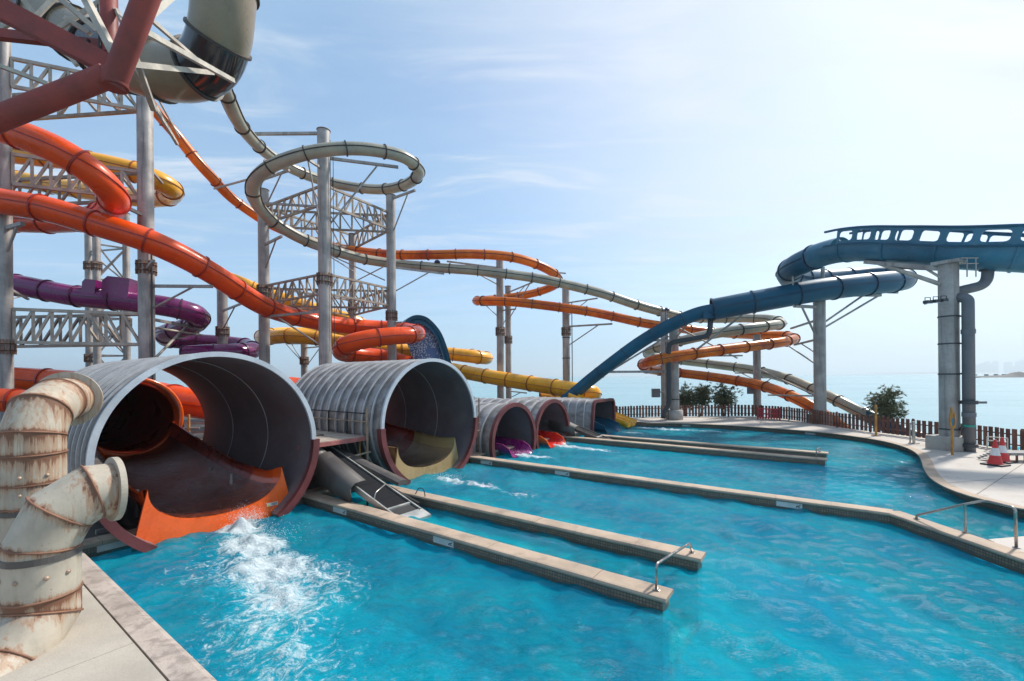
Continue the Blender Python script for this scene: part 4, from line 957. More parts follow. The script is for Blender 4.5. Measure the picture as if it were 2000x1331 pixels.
# blue raft slide: tube, open drop, windowed channel
bl = empty('raft_slide', at(1095, 780, 35), 'deep blue slide dropping from the windowed channel to the square cover', 'water slide')
BT = [(1590, 503, 28.6), (1556, 519, 30.2), (1540, 533, 32), (1552, 543, 34.4), (1610, 546, 36.6), (1690, 541, 37), (1745, 541, 35.6), (1764, 546, 33.6), (1740, 551, 32), (1690, 556, 31.2), (1600, 567, 30.6), (1500, 585, 31), (1392, 605, 32)]
slide('blue', '', '', BT, 1.56, M['blue'], M['bluering'], parent=bl, sec=2.7)
DROP = [(1398, 604, 31.9), (1360, 612, 32.3), (1300, 638, 33), (1250, 667, 33.6), (1200, 703, 34.2), (1150, 742, 34.8), (1110, 776, 35.3), (1080, 800, 35.8)]
uprof_scale = 0.82
Pd = crom([at(*p) for p in DROP], 0.3); FRd = frames(Pd)
uprof = [(-0.66, 0.42), (-0.62, -0.1), (-0.5, -0.38), (-0.28, -0.56), (0, -0.62), (0.28, -0.56), (0.5, -0.38), (0.62, -0.1), (0.66, 0.42), (0.74, 0.42), (0.70, -0.12), (0.57, -0.44), (0.32, -0.63), (0, -0.70), (-0.32, -0.63), (-0.57, -0.44), (-0.70, -0.12), (-0.74, 0.42)]
uprof = [(a * uprof_scale, b * uprof_scale) for a, b in uprof]
ndp = 6
for k in range(ndp):
    i0, i1 = round((len(Pd) - 1) * k / ndp), round((len(Pd) - 1) * (k + 1) / ndp)
    sweep('open_chute_section', Pd[i0:i1 + 1], uprof, M['blue'], bl, FR=FRd[i0:i1 + 1])
    t_, s_, u_ = FRd[i0]
    rr = [(a * 1.05, b * 1.05) for a, b in uprof[9:]]
    sweep('joint_flange', [Pd[i0] - t_ * 0.04, Pd[i0] + t_ * 0.04], [(a * 1.0, b * 1.0) for a, b in uprof[9:]] + rr[::-1], M['bluering'], bl, FR=[FRd[i0]] * 2, caps=True, smooth=False)
# vertical outlet pipe at the step of the tube
WIN = [(2330, 540, 17.2), (2160, 512, 18.2), (2000, 500, 19.4), (1900, 497, 20.6), (1800, 490, 22.4), (1720, 485, 24.4), (1660, 487, 26.2), (1620, 494, 27.6), (1590, 503, 28.6)]
Pw = crom([at(*p) for p in WIN], 0.3); FRw = frames(Pw)
hull = [(-0.80, 0.28), (-0.74, -0.15), (-0.6, -0.42), (-0.35, -0.6), (0, -0.66), (0.35, -0.6), (0.6, -0.42), (0.74, -0.15), (0.80, 0.28), (0.88, 0.28), (0.88, 0.20), (0.81, -0.18), (0.66, -0.48), (0.38, -0.67), (0, -0.74), (-0.38, -0.67), (-0.66, -0.48), (-0.81, -0.18), (-0.88, 0.20), (-0.88, 0.28)]
Lw = [0]
for a, b in zip(Pw, Pw[1:]): Lw.append(Lw[-1] + (b - a).length)
nw = round(Lw[-1] / 2.6)
for k in range(nw):
    i0, i1 = round((len(Pw) - 1) * k / nw), round((len(Pw) - 1) * (k + 1) / nw)
    sweep('hull_section', Pw[i0:i1 + 1], hull, M['bluehull'], bl, FR=FRw[i0:i1 + 1])
    t_, s_, u_ = FRw[i0]
    sweep('joint_flange', [Pw[i0] - t_ * 0.05, Pw[i0] + t_ * 0.05], hull[9:] + [(a * 1.06, b * 1.06) for a, b in hull[9:]][::-1], M['bluehull'], bl, FR=[FRw[i0]] * 2, caps=True, smooth=False)
def on_w(s):
    j = 0
    s = max(0, min(Lw[-1] - 1e-4, s))
    while Lw[j + 1] < s: j += 1
    w = (s - Lw[j]) / (Lw[j + 1] - Lw[j])
    t_ = FRw[j][0].lerp(FRw[j + 1][0], w).normalized(); sd = FRw[j][1].lerp(FRw[j + 1][1], w).normalized()
    return Pw[j].lerp(Pw[j + 1], w), t_, sd, sd.cross(t_).normalized()
bay = 1.06; nb_ = int((Lw[-1] - 1.6) / bay)
for side in (-1, 1):
    for k in range(nb_):
        s0, s1 = k * bay, (k + 1) * bay
        h0, h1 = 0.27, 1.08
        O = [(s0, h0), ((s0 + s1) / 2, h0), (s1, h0), (s1, (h0 + h1) / 2), (s1, h1), ((s0 + s1) / 2, h1), (s0, h1), (s0, (h0 + h1) / 2)]
        # outer loop of 16 and inner rounded loop of 16
        def loop(a0, a1, b0, b1, r):
            L_ = []
            for cx_, cy_, st in ((a1 - r, b1 - r, 0), (a0 + r, b1 - r, 90), (a0 + r, b0 + r, 180), (a1 - r, b0 + r, 270)):
                for q in range(4): L_.append((cx_ + r * math.cos(R(st + 30 * q)), cy_ + r * math.sin(R(st + 30 * q))))
            return L_
        lo, li = loop(s0, s1, h0, h1, 0.001), loop(s0 + 0.125, s1 - 0.125, h0 + 0.16, h1 - 0.13, 0.15) if side < 0 else loop(s0 + 0.05, s1 - 0.05, h0 + 0.10, h1 - 0.08, 0.14)
        V = []
        for off in (0.80, 0.88):
            for L_ in (lo, li):
                for s, h in L_:
                    p, t_, sd, u_ = on_w(s); V.append(p + sd * side * (off + 0.03 * h) + u_ * h)
        n = 16; Fc = []
        for i in range(n):
            j = (i + 1) % n
            Fc += [(i, j, n + j, n + i), (2 * n + i, 2 * n + j, 3 * n + j, 3 * n + i), (n + i, n + j, 3 * n + j, 3 * n + i), (i, j, 2 * n + j, 2 * n + i)]
        mesh('window_panel', V, Fc, M['bluehull'], bl, False)
    idx = range(0, len(Pw) - 5)
    sweep('top_rail', [Pw[i] + FRw[i][1] * side * 0.88 + FRw[i][2] * 1.10 for i in idx], [(-0.07, -0.05), (0.07, -0.05), (0.07, 0.06), (-0.07, 0.06)], M['blue'], bl, FR=[FRw[i] for i in idx], smooth=False, caps=True)
    sweep('sill_rail', [Pw[i] + FRw[i][1] * side * 0.92 + FRw[i][2] * 0.24 for i in idx], [(-0.05, -0.04), (0.06, -0.04), (0.06, 0.04), (-0.05, 0.04)], M['blue'], bl, FR=[FRw[i] for i in idx], smooth=False, caps=True)
# the closed hood between tube and channel
sweep('hood', Pw[-7:], circ(0.80, 20, -20, 200), M['bluehull'], bl, closed=False, FR=FRw[-7:])

# tall curved half pipe wall with pebble pattern
bw = empty('half_pipe_wall', at(840, 735, 42), 'tall curved blue slide wall with a pebbled inner face behind the second cover', 'water slide')
rim = [(784, 650, 40.6), (792, 630, 41), (810, 620, 41.4), (832, 624, 41.8), (853, 644, 42), (868, 676, 42.2), (879, 712, 42.3), (890, 747, 42.3), (912, 772, 41.8), (946, 792, 41)]
Pr = crom([at(*p) for p in rim], 0.25)
cen = at(800, 775, 37.5)
V = []; Fc = []; nr = 10
for p in Pr:
    for k in range(nr + 1):
        w = k / nr
        q = p.lerp(cen, w); q = q + Vector((0.25, 0.95, 0)) * (2.2 * math.sin(math.pi * w) * 0.7)
        V.append(q)
for i in range(len(Pr) - 1):
    for k in range(nr): a = i * (nr + 1) + k; Fc.append((a, a + 1, a + nr + 2, a + nr + 1))
mesh('pebbled_face', V, Fc, M['mosaic'], bw)
sweep('blue_rim', Pr, [(-0.30, -0.18), (0.30, -0.18), (0.34, 0.16), (-0.34, 0.16)], M['blue'], bw, smooth=False, caps=True)
V2 = []; Fc2 = []
for p in Pr:
    for k in range(3):
        d = (p - cen).normalized(); V2.append(p - d * (0.75 * k / 2 - 0.02) + Vector((0, -0.08 - 0.02 * k, 0)))
for i in range(len(Pr) - 1):
    for k in range(2): a = i * 3 + k; Fc2.append((a, a + 1, a + 4, a + 3))
mesh('blue_band', V2, Fc2, M['blue'], bw)

# ================================================================== STEEL COLUMNS AND TOWERS
def colbar(nm, p, q, r, m, par): return bar(nm, p, q, r, m, par, 'cyl24')
def column(par, px, d, ytop, D, collars=(), zb=0.16, name='column'):
    top = at(px, ytop, d); b = Vector((top.x, top.y, zb))
    o = colbar(name, b, top, D / 2, M['steel'], par)
    colbar('cap_plate', top, top + Vector((0, 0, 0.04)), D / 2 + 0.04, M['rustcollar'], par)
    for y in collars:
        c = at(px, y, d); c = Vector((top.x, top.y, c.z))
        for dz in (-0.22, 0.18): colbar('collar_plate', c + Vector((0, 0, dz)), c + Vector((0, 0, dz + 0.05)), D / 2 + 0.13, M['rustcollar'], par)
        for k in range(12):
            a = 2 * math.pi * k / 12
            e = Vector((math.cos(a), math.sin(a), 0)) * (D / 2 + 0.06)
            bar('collar_gusset', c + e + Vector((0, 0, -0.42)), c + e + Vector((0, 0, 0.42)), 0.02, M['rustcollar'], par, 'box', 0.06)
    return Vector((top.x, top.y, 0))
def truss(par, A, B, zt, zb, n, ra=0.075, rb=0.05, m='truss', flip=False):
    t = empty('truss', A, parent=par)
    d = (B - A); e = d.normalized() * 0.35
    p0, p1 = A + e, B - e
    def P(k, z): q = p0.lerp(p1, k / n); return Vector((q.x, q.y, z))
    for z in (zt, zb): bar('chord', P(0, z), P(n, z), ra, M[m], t, 'box')
    for k in range(n + 1): bar('upright', P(k, zb), P(k, zt), rb, M[m], t, 'box')
    for k in range(n):
        up_ = (k < n / 2) != flip
        bar('diagonal', P(k, zb if up_ else zt), P(k + 1, zt if up_ else zb), rb * 0.9, M[m], t, 'box')
def arm(par, colp, px, py, d, r=0.07, drop=1.6, m='steel', z=None):
    """bracket from a column out to a slide joint, with a diagonal strut below"""
    q = at(px, py, d); p = Vector((colp.x, colp.y, q.z if z is None else z))
    bar('arm', p, q, r, M[m], par, 'box')
    if drop: bar('strut', Vector((colp.x, colp.y, p.z - drop)), p.lerp(q, 0.72), r * 0.7, M[m], par)
    return q
def ladder(par, p, z0, z1, off, w=0.2):
    p = Vector((p.x, p.y, 0)) + Vector(off); s = Vector((off[0], off[1], 0)).normalized(); s = Vector((-s.y, s.x, 0)) * w
    for sg in (-1, 1): bar('ladder_rail', p + s * sg + Vector((0, 0, z0)), p + s * sg + Vector((0, 0, z1)), 0.022, M['black'], par)

# tower inside the ring
tw = empty('support_tower', Vector((-13, 35, 0.16)), 'four column lattice tower standing inside the pale ring slide', 'tower')
cA = column(tw, 632, 31, 256, 0.86, (546,)); cB = column(tw, 514, 35, 372, 0.80, (568,)); cC = column(tw, 763, 36.5, 383, 0.76, (617,)); cD = column(tw, 688, 42, 458, 0.66, (600,))
for zt, zb in ((17.5, 16.15), (11.2, 9.8)):
    truss(tw, cA, cC, zt, zb, 8); truss(tw, cA, cB, zt, zb, 8); truss(tw, cB, cD, zt, zb, 8); truss(tw, cC, cD, zt, zb, 7); truss(tw, cB, cC, zt - 0.2, zb - 0.2, 10)
ladder(tw, cA, 6, 20.5, (0.62, -0.15, 0), 0.16)
arm(tw, cA, 778, 327, 32.5, 0.09, 5.2); arm(tw, cA, 497, 262, 31, 0.09, 0)
arm(tw, cA, 588, 303, 28.9, 0.08, 5.5); arm(tw, cB, 565, 333, 33.5, 0.08, 2.6); arm(tw, cC, 811, 372, 34.8, 0.08, 3.2); arm(tw, cC, 867, 535, 39, 0.08, 2.2)
arm(tw, cB, 550, 462, 32.8, 0.08, 2.2); arm(tw, cB, 418, 369, 37.4, 0.06, 0); arm(tw, cA, 510, 397, 30.2, 0.07, 0); arm(tw, cA, 600, 612, 34.6, 0.08, 0); arm(tw, cC, 785, 630, 36, 0.07, 0)
arm(tw, cA, 518, 619, 32.2, 0.08, 0, z=at(632, 608, 31).z)
bar('brace', at(545, 622, 32), at(622, 672, 31), 0.06, M['steel'], tw)
bar('brace', at(600, 478, 33.5), at(752, 548, 36.4), 0.05, M['steel'], tw); bar('brace', at(752, 520, 36.5), at(690, 552, 40), 0.05, M['steel'], tw)
bar('brace', at(642, 500, 31.4), at(690, 530, 41.6), 0.05, M['steel'], tw)
# near tower by the rusty ducts
nt = empty('support_tower', at(150, 830, 26), 'tall grey column tower with lattice beams beyond the rusty ducts', 'tower')
P1 = column(nt, 283, 27.5, 190, 0.84, (524,)); L1 = column(nt, 5, 25, -120, 0.62, (678,)); L2 = column(nt, -12, 28.5, -60, 0.62, ())
for zt, zb in ((22.3, 20.7), (16.8, 15.1), (7.9, 6.0)):
    truss(nt, L1, P1, zt, zb, 7, 0.09, 0.07, 'palesteel'); truss(nt, L2, P1, zt, zb, 7, 0.09, 0.07)
arm(nt, P1, 352, 272, 35, 0.05, 0); arm(nt, P1, 415, 560, 27.8, 0.09, 1.6); arm(nt, P1, 300, 510, 25.5, 0.08, 0); arm(nt, P1, 380, 640, 32.6, 0.09, 0)
arm(nt, L1, 45, 437, 24.2, 0.1, 1.6); arm(nt, L1, 55, 585, 29, 0.06, 0.8); arm(nt, P1, 345, 390, 33, 0.06, 0.0); arm(nt, P1, 190, 378, 24.0, 0.09, 0)
bar('brace', at(300, 640, 28), at(395, 655, 33), 0.07, M['palesteel'], nt); bar('brace', at(303, 700, 27.6), at(362, 640, 32.5), 0.08, M['palesteel'], nt)
bar('conduit', Vector((P1.x + 0.5, P1.y - 0.2, 0.2)), Vector((P1.x + 0.5, P1.y - 0.2, 12.0)), 0.05, M['darkpipe'], nt)
# braced tower far behind
ft = empty('support_tower', at(210, 790, 44), 'slender cross braced tower seen behind the near column', 'tower')
fA = column(ft, 173, 45, 430, 0.66, (520, 700)); fB = column(ft, 188, 42.5, 430, 0.62, (520,)); fC = column(ft, 246, 44, 418, 0.6, (630,))
for z0, z1 in ((2.5, 6.2), (6.2, 9.9), (9.9, 13.6), (13.6, 17.0)):
    for (a, b) in ((fB, fC), (fA, fC)):
        bar('brace', a + Vector((0, 0, z0)), b + Vector((0, 0, z1)), 0.07, M['steel'], ft, 'box'); bar('brace', a + Vector((0, 0, z1)), b + Vector((0, 0, z0)), 0.07, M['steel'], ft, 'box'); bar('brace', a + Vector((0, 0, z1)), b + Vector((0, 0, z1)), 0.07, M['steel'], ft, 'box')
def single(label, px, d, ytop, D, collars=(), base=None, group='grey steel slide columns', zb=0.16):
    top = at(px, ytop, d)
    t = empty('support_column', (top.x, top.y, zb), label, 'column', group)
    c = column(t, px, d, ytop, D, collars, zb)
    if base == 'round': colbar('plinth', (c.x, c.y, DZ - 0.05), (c.x, c.y, DZ + 0.75), D / 2 + 0.28, M['plinth'], t)
    return t, c
t, c = single('grey column behind the first cover, under the red slide', 434, 37, 566, 0.78, (648,))
arm(t, c, 470, 594, 33.5, 0.07, 1.6)
t, c = single('short rusty grey column showing between the two big covers', 594, 46, 672, 0.66, (705,))
for a in ((540, 668, 44), (640, 676, 43), (560, 672, 46)): arm(t, c, *a, 0.06, 2.2)
t, c = single('slim grey column with collar beside the pale slide, front of a close pair', 976, 43, 508, 0.72, (648,))
arm(t, c, 873, 511, 40.4, 0.07, 0.6); arm(t, c, 938, 597, 43, 0.06, 1.3); arm(t, c, 1008, 604, 42, 0.06, 1.8); arm(t, c, 935, 536, 41, 0.06, 0)
bar('brace', at(935, 536, 39.4), at(972, 556, 42.8), 0.06, M['steel'], t)
t, c = single('slimmer rusty column just behind it, rear of the close pair', 992, 47, 560, 0.64, (664,))
arm(t, c, 1040, 552, 42, 0.06, 1.4); bar('strut', at(994, 624, 46.8), at(1040, 545, 40), 0.05, M['steel'], t); arm(t, c, 1028, 768, 41, 0.06, 0.8)
t, c = single('grey column with a ladder under the high orange bend', 1105, 43, 562, 0.72, (648,))
arm(t, c, 1167, 583, 40.4, 0.06, 1.4); arm(t, c, 1196, 633, 41, 0.08, 2.0); ladder(t, c, 1.0, 11.0, (0.55, -0.2, 0), 0.12); arm(t, c, 1060, 530, 42, 0.06, 0)
for y in (660, 700): 
    q = at(1105, y, 43); ring_at('band', Vector((c.x, c.y, q.z)), Vector((0, 0, 1)), Vector((1, 0, 0)), Vector((0, 1, 0)), 0.33, 0.40, 0.08, M['black'], t)
t, c = single('rear grey column of the pair at the pool end, behind the dark pipe', 1297, 38.5, 610, 0.62, zb=DZ)
arm(t, c, 1335, 660, 40, 0.06, 0); box('control_box', at(1281, 768, 37.8), (0.7, 0.3, 0.75), M['greypipe'], t, 0, 0.03); bar('arm', at(1297, 766, 38.2), at(1280, 766, 37.9), 0.06, M['steel'], t)
t, c = single('front grey column on a round plinth at the pool end', 1316, 34.9, 632, 0.72, base='round', zb=DZ)
arm(t, c, 1260, 664, 33.6, 0.09, 0.0); arm(t, c, 1172, 727, 34.5, 0.09, 0); bar('strut', at(1194, 724, 34.4), at(1302, 658, 34.8), 0.07, M['steel'], t)
arm(t, c, 1360, 626, 32.6, 0.09, 1.3); arm(t, c, 1452, 612, 31.6, 0.07, 0); bar('strut', at(1325, 710, 34.7), at(1450, 616, 31.8), 0.08, M['steel'], t); bar('strut', at(1324, 640, 34.8), at(1440, 700, 34.6), 0.06, M['steel'], t)
arm(t, c, 1450, 695, 34.8, 0.06, 0); arm(t, c, 1300, 726, 38, 0.07, 0)
for z in (1.9, 5.2): ring_at('band', Vector((c.x, c.y, z)), Vector((0, 0, 1)), Vector((1, 0, 0)), Vector((0, 1, 0)), 0.34, 0.40, 0.07, M['black'], t)
ladder(t, c, 0.3, 9.0, (-0.62, -0.1, 0), 0.16)
for k in range(22): 
    b0 = Vector((c.x - 0.62, c.y - 0.1, 0.6 + 0.38 * k)); s_ = Vector((-0.16, 0.99, 0)) * 0.16
    bar('rung', b0 - s_, b0 + s_, 0.015, M['black'], t)
t, c = single('grey column near the fence trees, between two slide strands', 1478, 38.5, 655, 0.62, zb=DZ)
arm(t, c, 1520, 738, 38.5, 0.06, 0.9); arm(t, c, 1436, 729, 40.5, 0.06, 0.7); box('control_box', at(1466, 763, 38), (0.5, 0.3, 0.6), M['greypipe'], t, 0, 0.03)
t, c = single('grey column on a square plinth carrying the blue tube', 1600, 31.3, 578, 0.76, zb=DZ)
box('plinth', (c.x, c.y, DZ + 0.28), (1.15, 1.15, 0.72), M['plinth'], t, R(12), 0.03)
for a in ((1720, 577, 31.6, 0.1, 2.2), (1753, 572, 32.6, 0.07, 0), (1552, 598, 30.6, 0.1, 2.6), (1545, 642, 37.4, 0.07, 0), (1552, 674, 37.5, 0.07, 1.2)): arm(t, c, *a)
bar('strut', at(1600, 646, 31.3), at(1716, 578, 31.6), 0.07, M['steel'], t); bar('strut', at(1597, 714, 31.3), at(1540, 676, 36.6), 0.06, M['steel'], t)
bar('arm', at(1607, 545, 31.3), at(1607, 522, 31.3), 0.13, M['steel'], t); bar('strut', at(1548, 532, 30.2), at(1550, 600, 30.5), 0.05, M['palesteel'], t)
bar('strut', at(1484, 722, 38), at(1590, 772, 32), 0.06, M['steel'], t); bar('arm', at(1500, 772, 34.5), at(1598, 774, 31.4), 0.06, M['steel'], t)
t, c = single('thick grey column on a square plinth carrying the windowed channel', 1852, 20.2, 514, 0.72, zb=DZ)
colR = c; colT = t
box('plinth', (c.x, c.y, DZ + 0.27), (1.3, 1.15, 0.72), M['plinth'], t, R(14), 0.04)
box('saddle', (c.x, c.y, at(1852, 512, 20.2).z - 0.05), (0.95, 0.95, 0.14), M['steel'], t, R(30))
for a in ((1690, 512, 25.0, 0.10, 0), (1745, 522, 23.4, 0.09, 0)): arm(t, c, *a, z=at(1852, 526, 20.2).z)
bar('strut', at(1838, 556, 20.2), at(1696, 508, 25.0), 0.10, M['palesteel'], t); bar('strut', at(1836, 542, 20.2), at(1800, 520, 22), 0.06, M['palesteel'], t)
for y in (619, 672, 731, 838):
    q = at(1852, y, 20.2); ring_at('band', Vector((c.x, c.y, q.z)), Vector((0, 0, 1)), Vector((1, 0, 0)), Vector((0, 1, 0)), 0.345, 0.385, 0.06, M['darkpipe'], t)
    bar('band_arm', Vector((c.x + 0.3, c.y - 0.1, q.z)), at(1897 if y < 800 else 1880, y - 2, 19.6), 0.035, M['darkpipe'], t, 'box')
# small service cage at the column head
for dx_ in (0.55, 0.95):
    q = at(1852, 540, 20.0); bar('cage_rail', q + Vector((dx_, -0.3, -0.1)), q + Vector((dx_, -0.3, 0.75)), 0.025, M['steel'], t)
for z in (0.75, 0.5): q = at(1852, 540, 20.0); bar('cage_rail', q + Vector((0.3, -0.3, z)), q + Vector((1.05, -0.3, z)), 0.025, M['steel'], t)

# drain pipe from the channel down the thick column
pp = empty('drain_pipe', at(1893, 888, 19.6), 'dark grey drain pipe with elbows standing beside the thick column', 'pipe')
def pipe(par, nm, pts, r, m, n=18):
    P = crom(pts, 0.08); return sweep(nm, P, circ(r, n), m, par, caps=True)
def rpath(pts, rad=0.3):
    """polyline with rounded corners"""
    out = [pts[0]]
    for a, b, c_ in zip(pts, pts[1:], pts[2:]):
        d0, d1 = (a - b).normalized(), (c_ - b).normalized(); k = min(rad, (a - b).length * .45, (c_ - b).length * .45)
        for q in range(7):
            w = q / 6; out.append((b + d0 * k) * (1 - w) ** 2 + b * 2 * w * (1 - w) + (b + d1 * k) * w * w)
    return out + [pts[-1]]
def rpipe(par, nm, pts, r, m, rad=0.3, n=16):
    P = rpath([Vector(p) for p in pts], rad); return sweep(nm, P, circ(r, n), m, par, caps=True)
xb = at(1893, 885, 19.6)
topz = at(1893, 583, 19.6).z
rpipe(pp, 'pipe_run', [Vector((xb.x, xb.y, DZ)), Vector((xb.x, xb.y, topz)), at(1868, 581, 20.0)], 0.215, M['greypipe'], 0.4)
rpipe(pp, 'upper_elbow', [at(1930, 514, 20.2), at(1928, 556, 20.2), at(1852, 574, 20.4)], 0.215, M['greypipe'], 0.5)
ring_at('pipe_flange', at(1930, 526, 20.2), Vector((0, 0, 1)), Vector((1, 0, 0)), Vector((0, 1, 0)), 0.2, 0.31, 0.12, M['darkpipe'], pp)
for y, r1, h in ((786, 0.30, 0.16), (648, 0.245, 0.2), (870, 0.29, 0.14), (810, 0.24, 0.2)):
    z = at(1893, y, 19.6).z; ring_at('pipe_flange', Vector((xb.x, xb.y, z)), Vector((0, 0, 1)), Vector((1, 0, 0)), Vector((0, 1, 0)), 0.2, r1, h, M['darkpipe'] if r1 > 0.26 else M['greypipe'], pp)
z = at(1893, 832, 19.6).z; ring_at('teal_band', Vector((xb.x, xb.y, z)), Vector((0, 0, 1)), Vector((1, 0, 0)), Vector((0, 1, 0)), 0.2, 0.222, 0.1, M['sage'], pp)
z = at(1893, 786, 19.6).z; bar('valve_lever', Vector((xb.x, xb.y - 0.2, z)), Vector((xb.x + 0.5, xb.y - 0.25, z)), 0.05, M['greypipe'], pp, 'box')
# dark pipe of the blue tube step
dp = empty('drain_pipe', at(1309, 815, 34.4), 'dark pipe bending from the blue tube down beside the pool end columns', 'pipe')
rpipe(dp, 'pipe_run', [at(1388, 622, 32), at(1386, 656, 32.4), at(1306, 670, 33.6), at(1307, 790, 34.2), at(1297, 805, 34.3), at(1295, 818, 34.3)], 0.19, M['darkpipe'], 0.45)
box('outlet_box', at(1388, 617, 32), (1.5, 0.9, 0.5), M['blue'], dp, 0, 0.08)
# floodlights on the thick column
fl_ = empty('floodlight_bar', at(1830, 590, 19.8), 'row of floodlights on a bar on the thick column', 'floodlight')
bar('mounting_bar', at(1850, 584, 19.7), at(1806, 594, 19.7), 0.035, M['black'], fl_, 'box')
for px_ in (1812, 1828, 1843):
    q = at(px_, 591 - (px_ - 1806) * 0.1, 19.5)
    box('lamp_housing', q, (0.30, 0.2, 0.14), M['darkpipe'], fl_, R(10), 0.02); box('lamp_glass', q + Vector((0, -0.06, -0.075)), (0.24, 0.14, 0.012), M['glass'], fl_, R(10))
    bar('lamp_bracket', q + Vector((-0.12, 0, 0)), q + Vector((-0.12, 0, 0.2)), 0.015, M['black'], fl_); bar('lamp_bracket', q + Vector((0.12, 0, 0)), q + Vector((0.12, 0, 0.2)), 0.015, M['black'], fl_); bar('lamp_bracket', q + Vector((-0.12, 0, 0.2)), q + Vector((0.12, 0, 0.2)), 0.015, M['black'], fl_)

# red oxide steel frame overhead
rf = empty('steel_frame', at(-330, 1100, 9), 'red oxide steel frame with pale bracing overhead', 'steel frame')
d0 = 11.0
node = at(222, 140, d0)
bar('beam', at(-230, 322, 10.4), at(212, 148, d0), 0.265, M['redsteel'], rf, 'cyl24')
bar('beam', at(300, -40, 10.6), at(221, 166, d0), 0.255, M['redsteel'], rf, 'cyl24')
bar('post', at(212, -60, 12.6), at(214, 110, 12.2), 0.20, M['redsteel'], rf, 'cyl24')
bar('beam', at(-120, -45, 10.2), at(212, 128, d0 + .15), 0.14, M['redsteel'], rf, 'box', 0.24); bar('beam', at(-60, 62, 12.2), at(222, 92, 12.4), 0.1, M['redsteel'], rf, 'box', 0.12)
bar('stub', node, at(225, 172, d0), 0.27, M['redsteel'], rf, 'cyl24')
bar('post', Vector((at(-230, 322, 10.4).x, 10.4, 0.2)), at(-230, -60, 10.4), 0.27, M['redsteel'], rf, 'cyl24')
for a, b, r in (((85, -30, 11.6), (192, 62, 11.9), 0.08), ((158, -20, 11.4), (222, 104, 11.2), 0.10), ((335, -6, 12), (274, 48, 11.2), 0.09), ((268, 54, 11.3), (455, 158, 16.0), 0.09), ((244, 124, 11.2), (414, 142, 15.6), 0.09), ((256, 90, 11.3), (300, 214, 13.5), 0.09), ((250, 118, 11.2), (346, 282, 20), 0.07), ((105, 62, 12), (200, 0, 12.6), 0.06), ((228, 20, 12.4), (246, 60, 12.0), 0.06), ((300, 208, 13.5), (346, 281, 20), 0.06)):
    bar('brace', at(*a), at(*b), r * 0.8, M['palesteel'], rf, 'box')
for a, b, r in (((-40, 30, 13), (60, -30, 13.4), 0.06), ((-30, 118, 14), (95, 165, 14.6), 0.06), ((20, -30, 13.5), (150, 128, 14), 0.06), ((60, 44, 12.4), (122, -20, 12.8), 0.05), ((128, 36, 12.2), (176, 66, 12.3), 0.06), ((296, 40, 12.4), (402, 132, 15.8), 0.05), ((300, -20, 12.6), (236, 60, 12.2), 0.05), ((-20, 70, 15), (46, 30, 15.2), 0.05)):
    bar('brace', at(*a), at(*b), r, M['palesteel'], rf, 'box')
bar('cable', at(192, 10, 12), at(196, 112, 12), 0.03, M['black'], rf); bar('cable', at(172, 96, 12), at(172, 78, 12), 0.05, M['black'], rf)

# ================================================================== RUSTY VENT DUCTS
def mitre_duct(par, pts, r, mats, n=40):
    """sheet metal duct: straight lengths meeting at mitred seams"""
    P = [Vector(p) for p in pts]; rings = []
    for i, p in enumerate(P):
        d0 = (P[i] - P[i - 1]).normalized() if i > 0 else (P[1] - P[0]).normalized()
        d1 = (P[i + 1] - P[i]).normalized() if i < len(P) - 1 else d0
        b = (d0 + d1).normalized(); rings.append((p, d0, d1, b))
    for i in range(len(P) - 1):
        d = (P[i + 1] - P[i]).normalized()
        s = d.cross(Vector((0.3, 0.9, 0.1))).normalized(); u_ = s.cross(d)
        ends = []
        for p, _, _, b in (rings[i], rings[i + 1]):
            ends.append([])
            for k in range(n):
                a = 2 * math.pi * k / n; q = p + s * r * math.cos(a) + u_ * r * math.sin(a)
                ends[-1].append(q - d * ((q - p).dot(b) / d.dot(b)))
        V = []; E = []; nr = 9
        for j in range(nr):
            for k in range(n):
                w = j / (nr - 1); L_ = (ends[1][k] - ends[0][k]).length
                V.append(ends[0][k].lerp(ends[1][k], w)); E.append(max(math.exp(-w * L_ / 0.05), math.exp(-(1 - w) * L_ / 0.13)))
        o = mesh('duct_length', V, [(j * n + k, j * n + (k + 1) % n, (j + 1) * n + (k + 1) % n, (j + 1) * n + k) for j in range(nr - 1) for k in range(n)], mats[i % len(mats)], par)
        o.data.attributes.new("edge", 'FLOAT', 'POINT').data.foreach_set("value", E)
        if i > 0:                               # raised seam bead on the mitre plane
            p, _, _, b = rings[i]; V = []
            for k in range(n):
                a = 2 * math.pi * k / n; e = s * math.cos(a) + u_ * math.sin(a)
                q = p + e * r; q = q - d * ((q - p).dot(b) / d.dot(b)); o = (q - p).normalized()
                for w, h in ((-0.014, -0.004), (-0.010, 0.016), (0.010, 0.016), (0.014, -0.004)): V.append(q + o * h + b * w)
            mesh('seam_bead', V, [(k * 4 + j, k * 4 + j + 1, ((k + 1) % n) * 4 + j + 1, ((k + 1) % n) * 4 + j) for k in range(n) for j in range(3)], M['seam'], par)
def bolts(par, c, r, z, angs):
    for a in angs:
        e = Vector((math.sin(R(a)), -math.cos(R(a)), 0)); q = Vector((c.x, c.y, z)) + e * r
        V = []; n = 10
        s = Vector((e.y, -e.x, 0)); 
        for rr, h in ((0.030, 0.0), (0.028, 0.012), (0.018, 0.022), (0.0, 0.026)):
            for k in range(n): an = 2 * math.pi * k / n; V.append(q + (s * math.cos(an) + Vector((0, 0, 1)) * math.sin(an)) * rr + e * h)
        mesh('bolt_head', V, [(i * n + k, i * n + (k + 1) % n, (i + 1) * n + (k + 1) % n, (i + 1) * n + k) for i in range(3) for k in range(n)], M['bolt'], par)
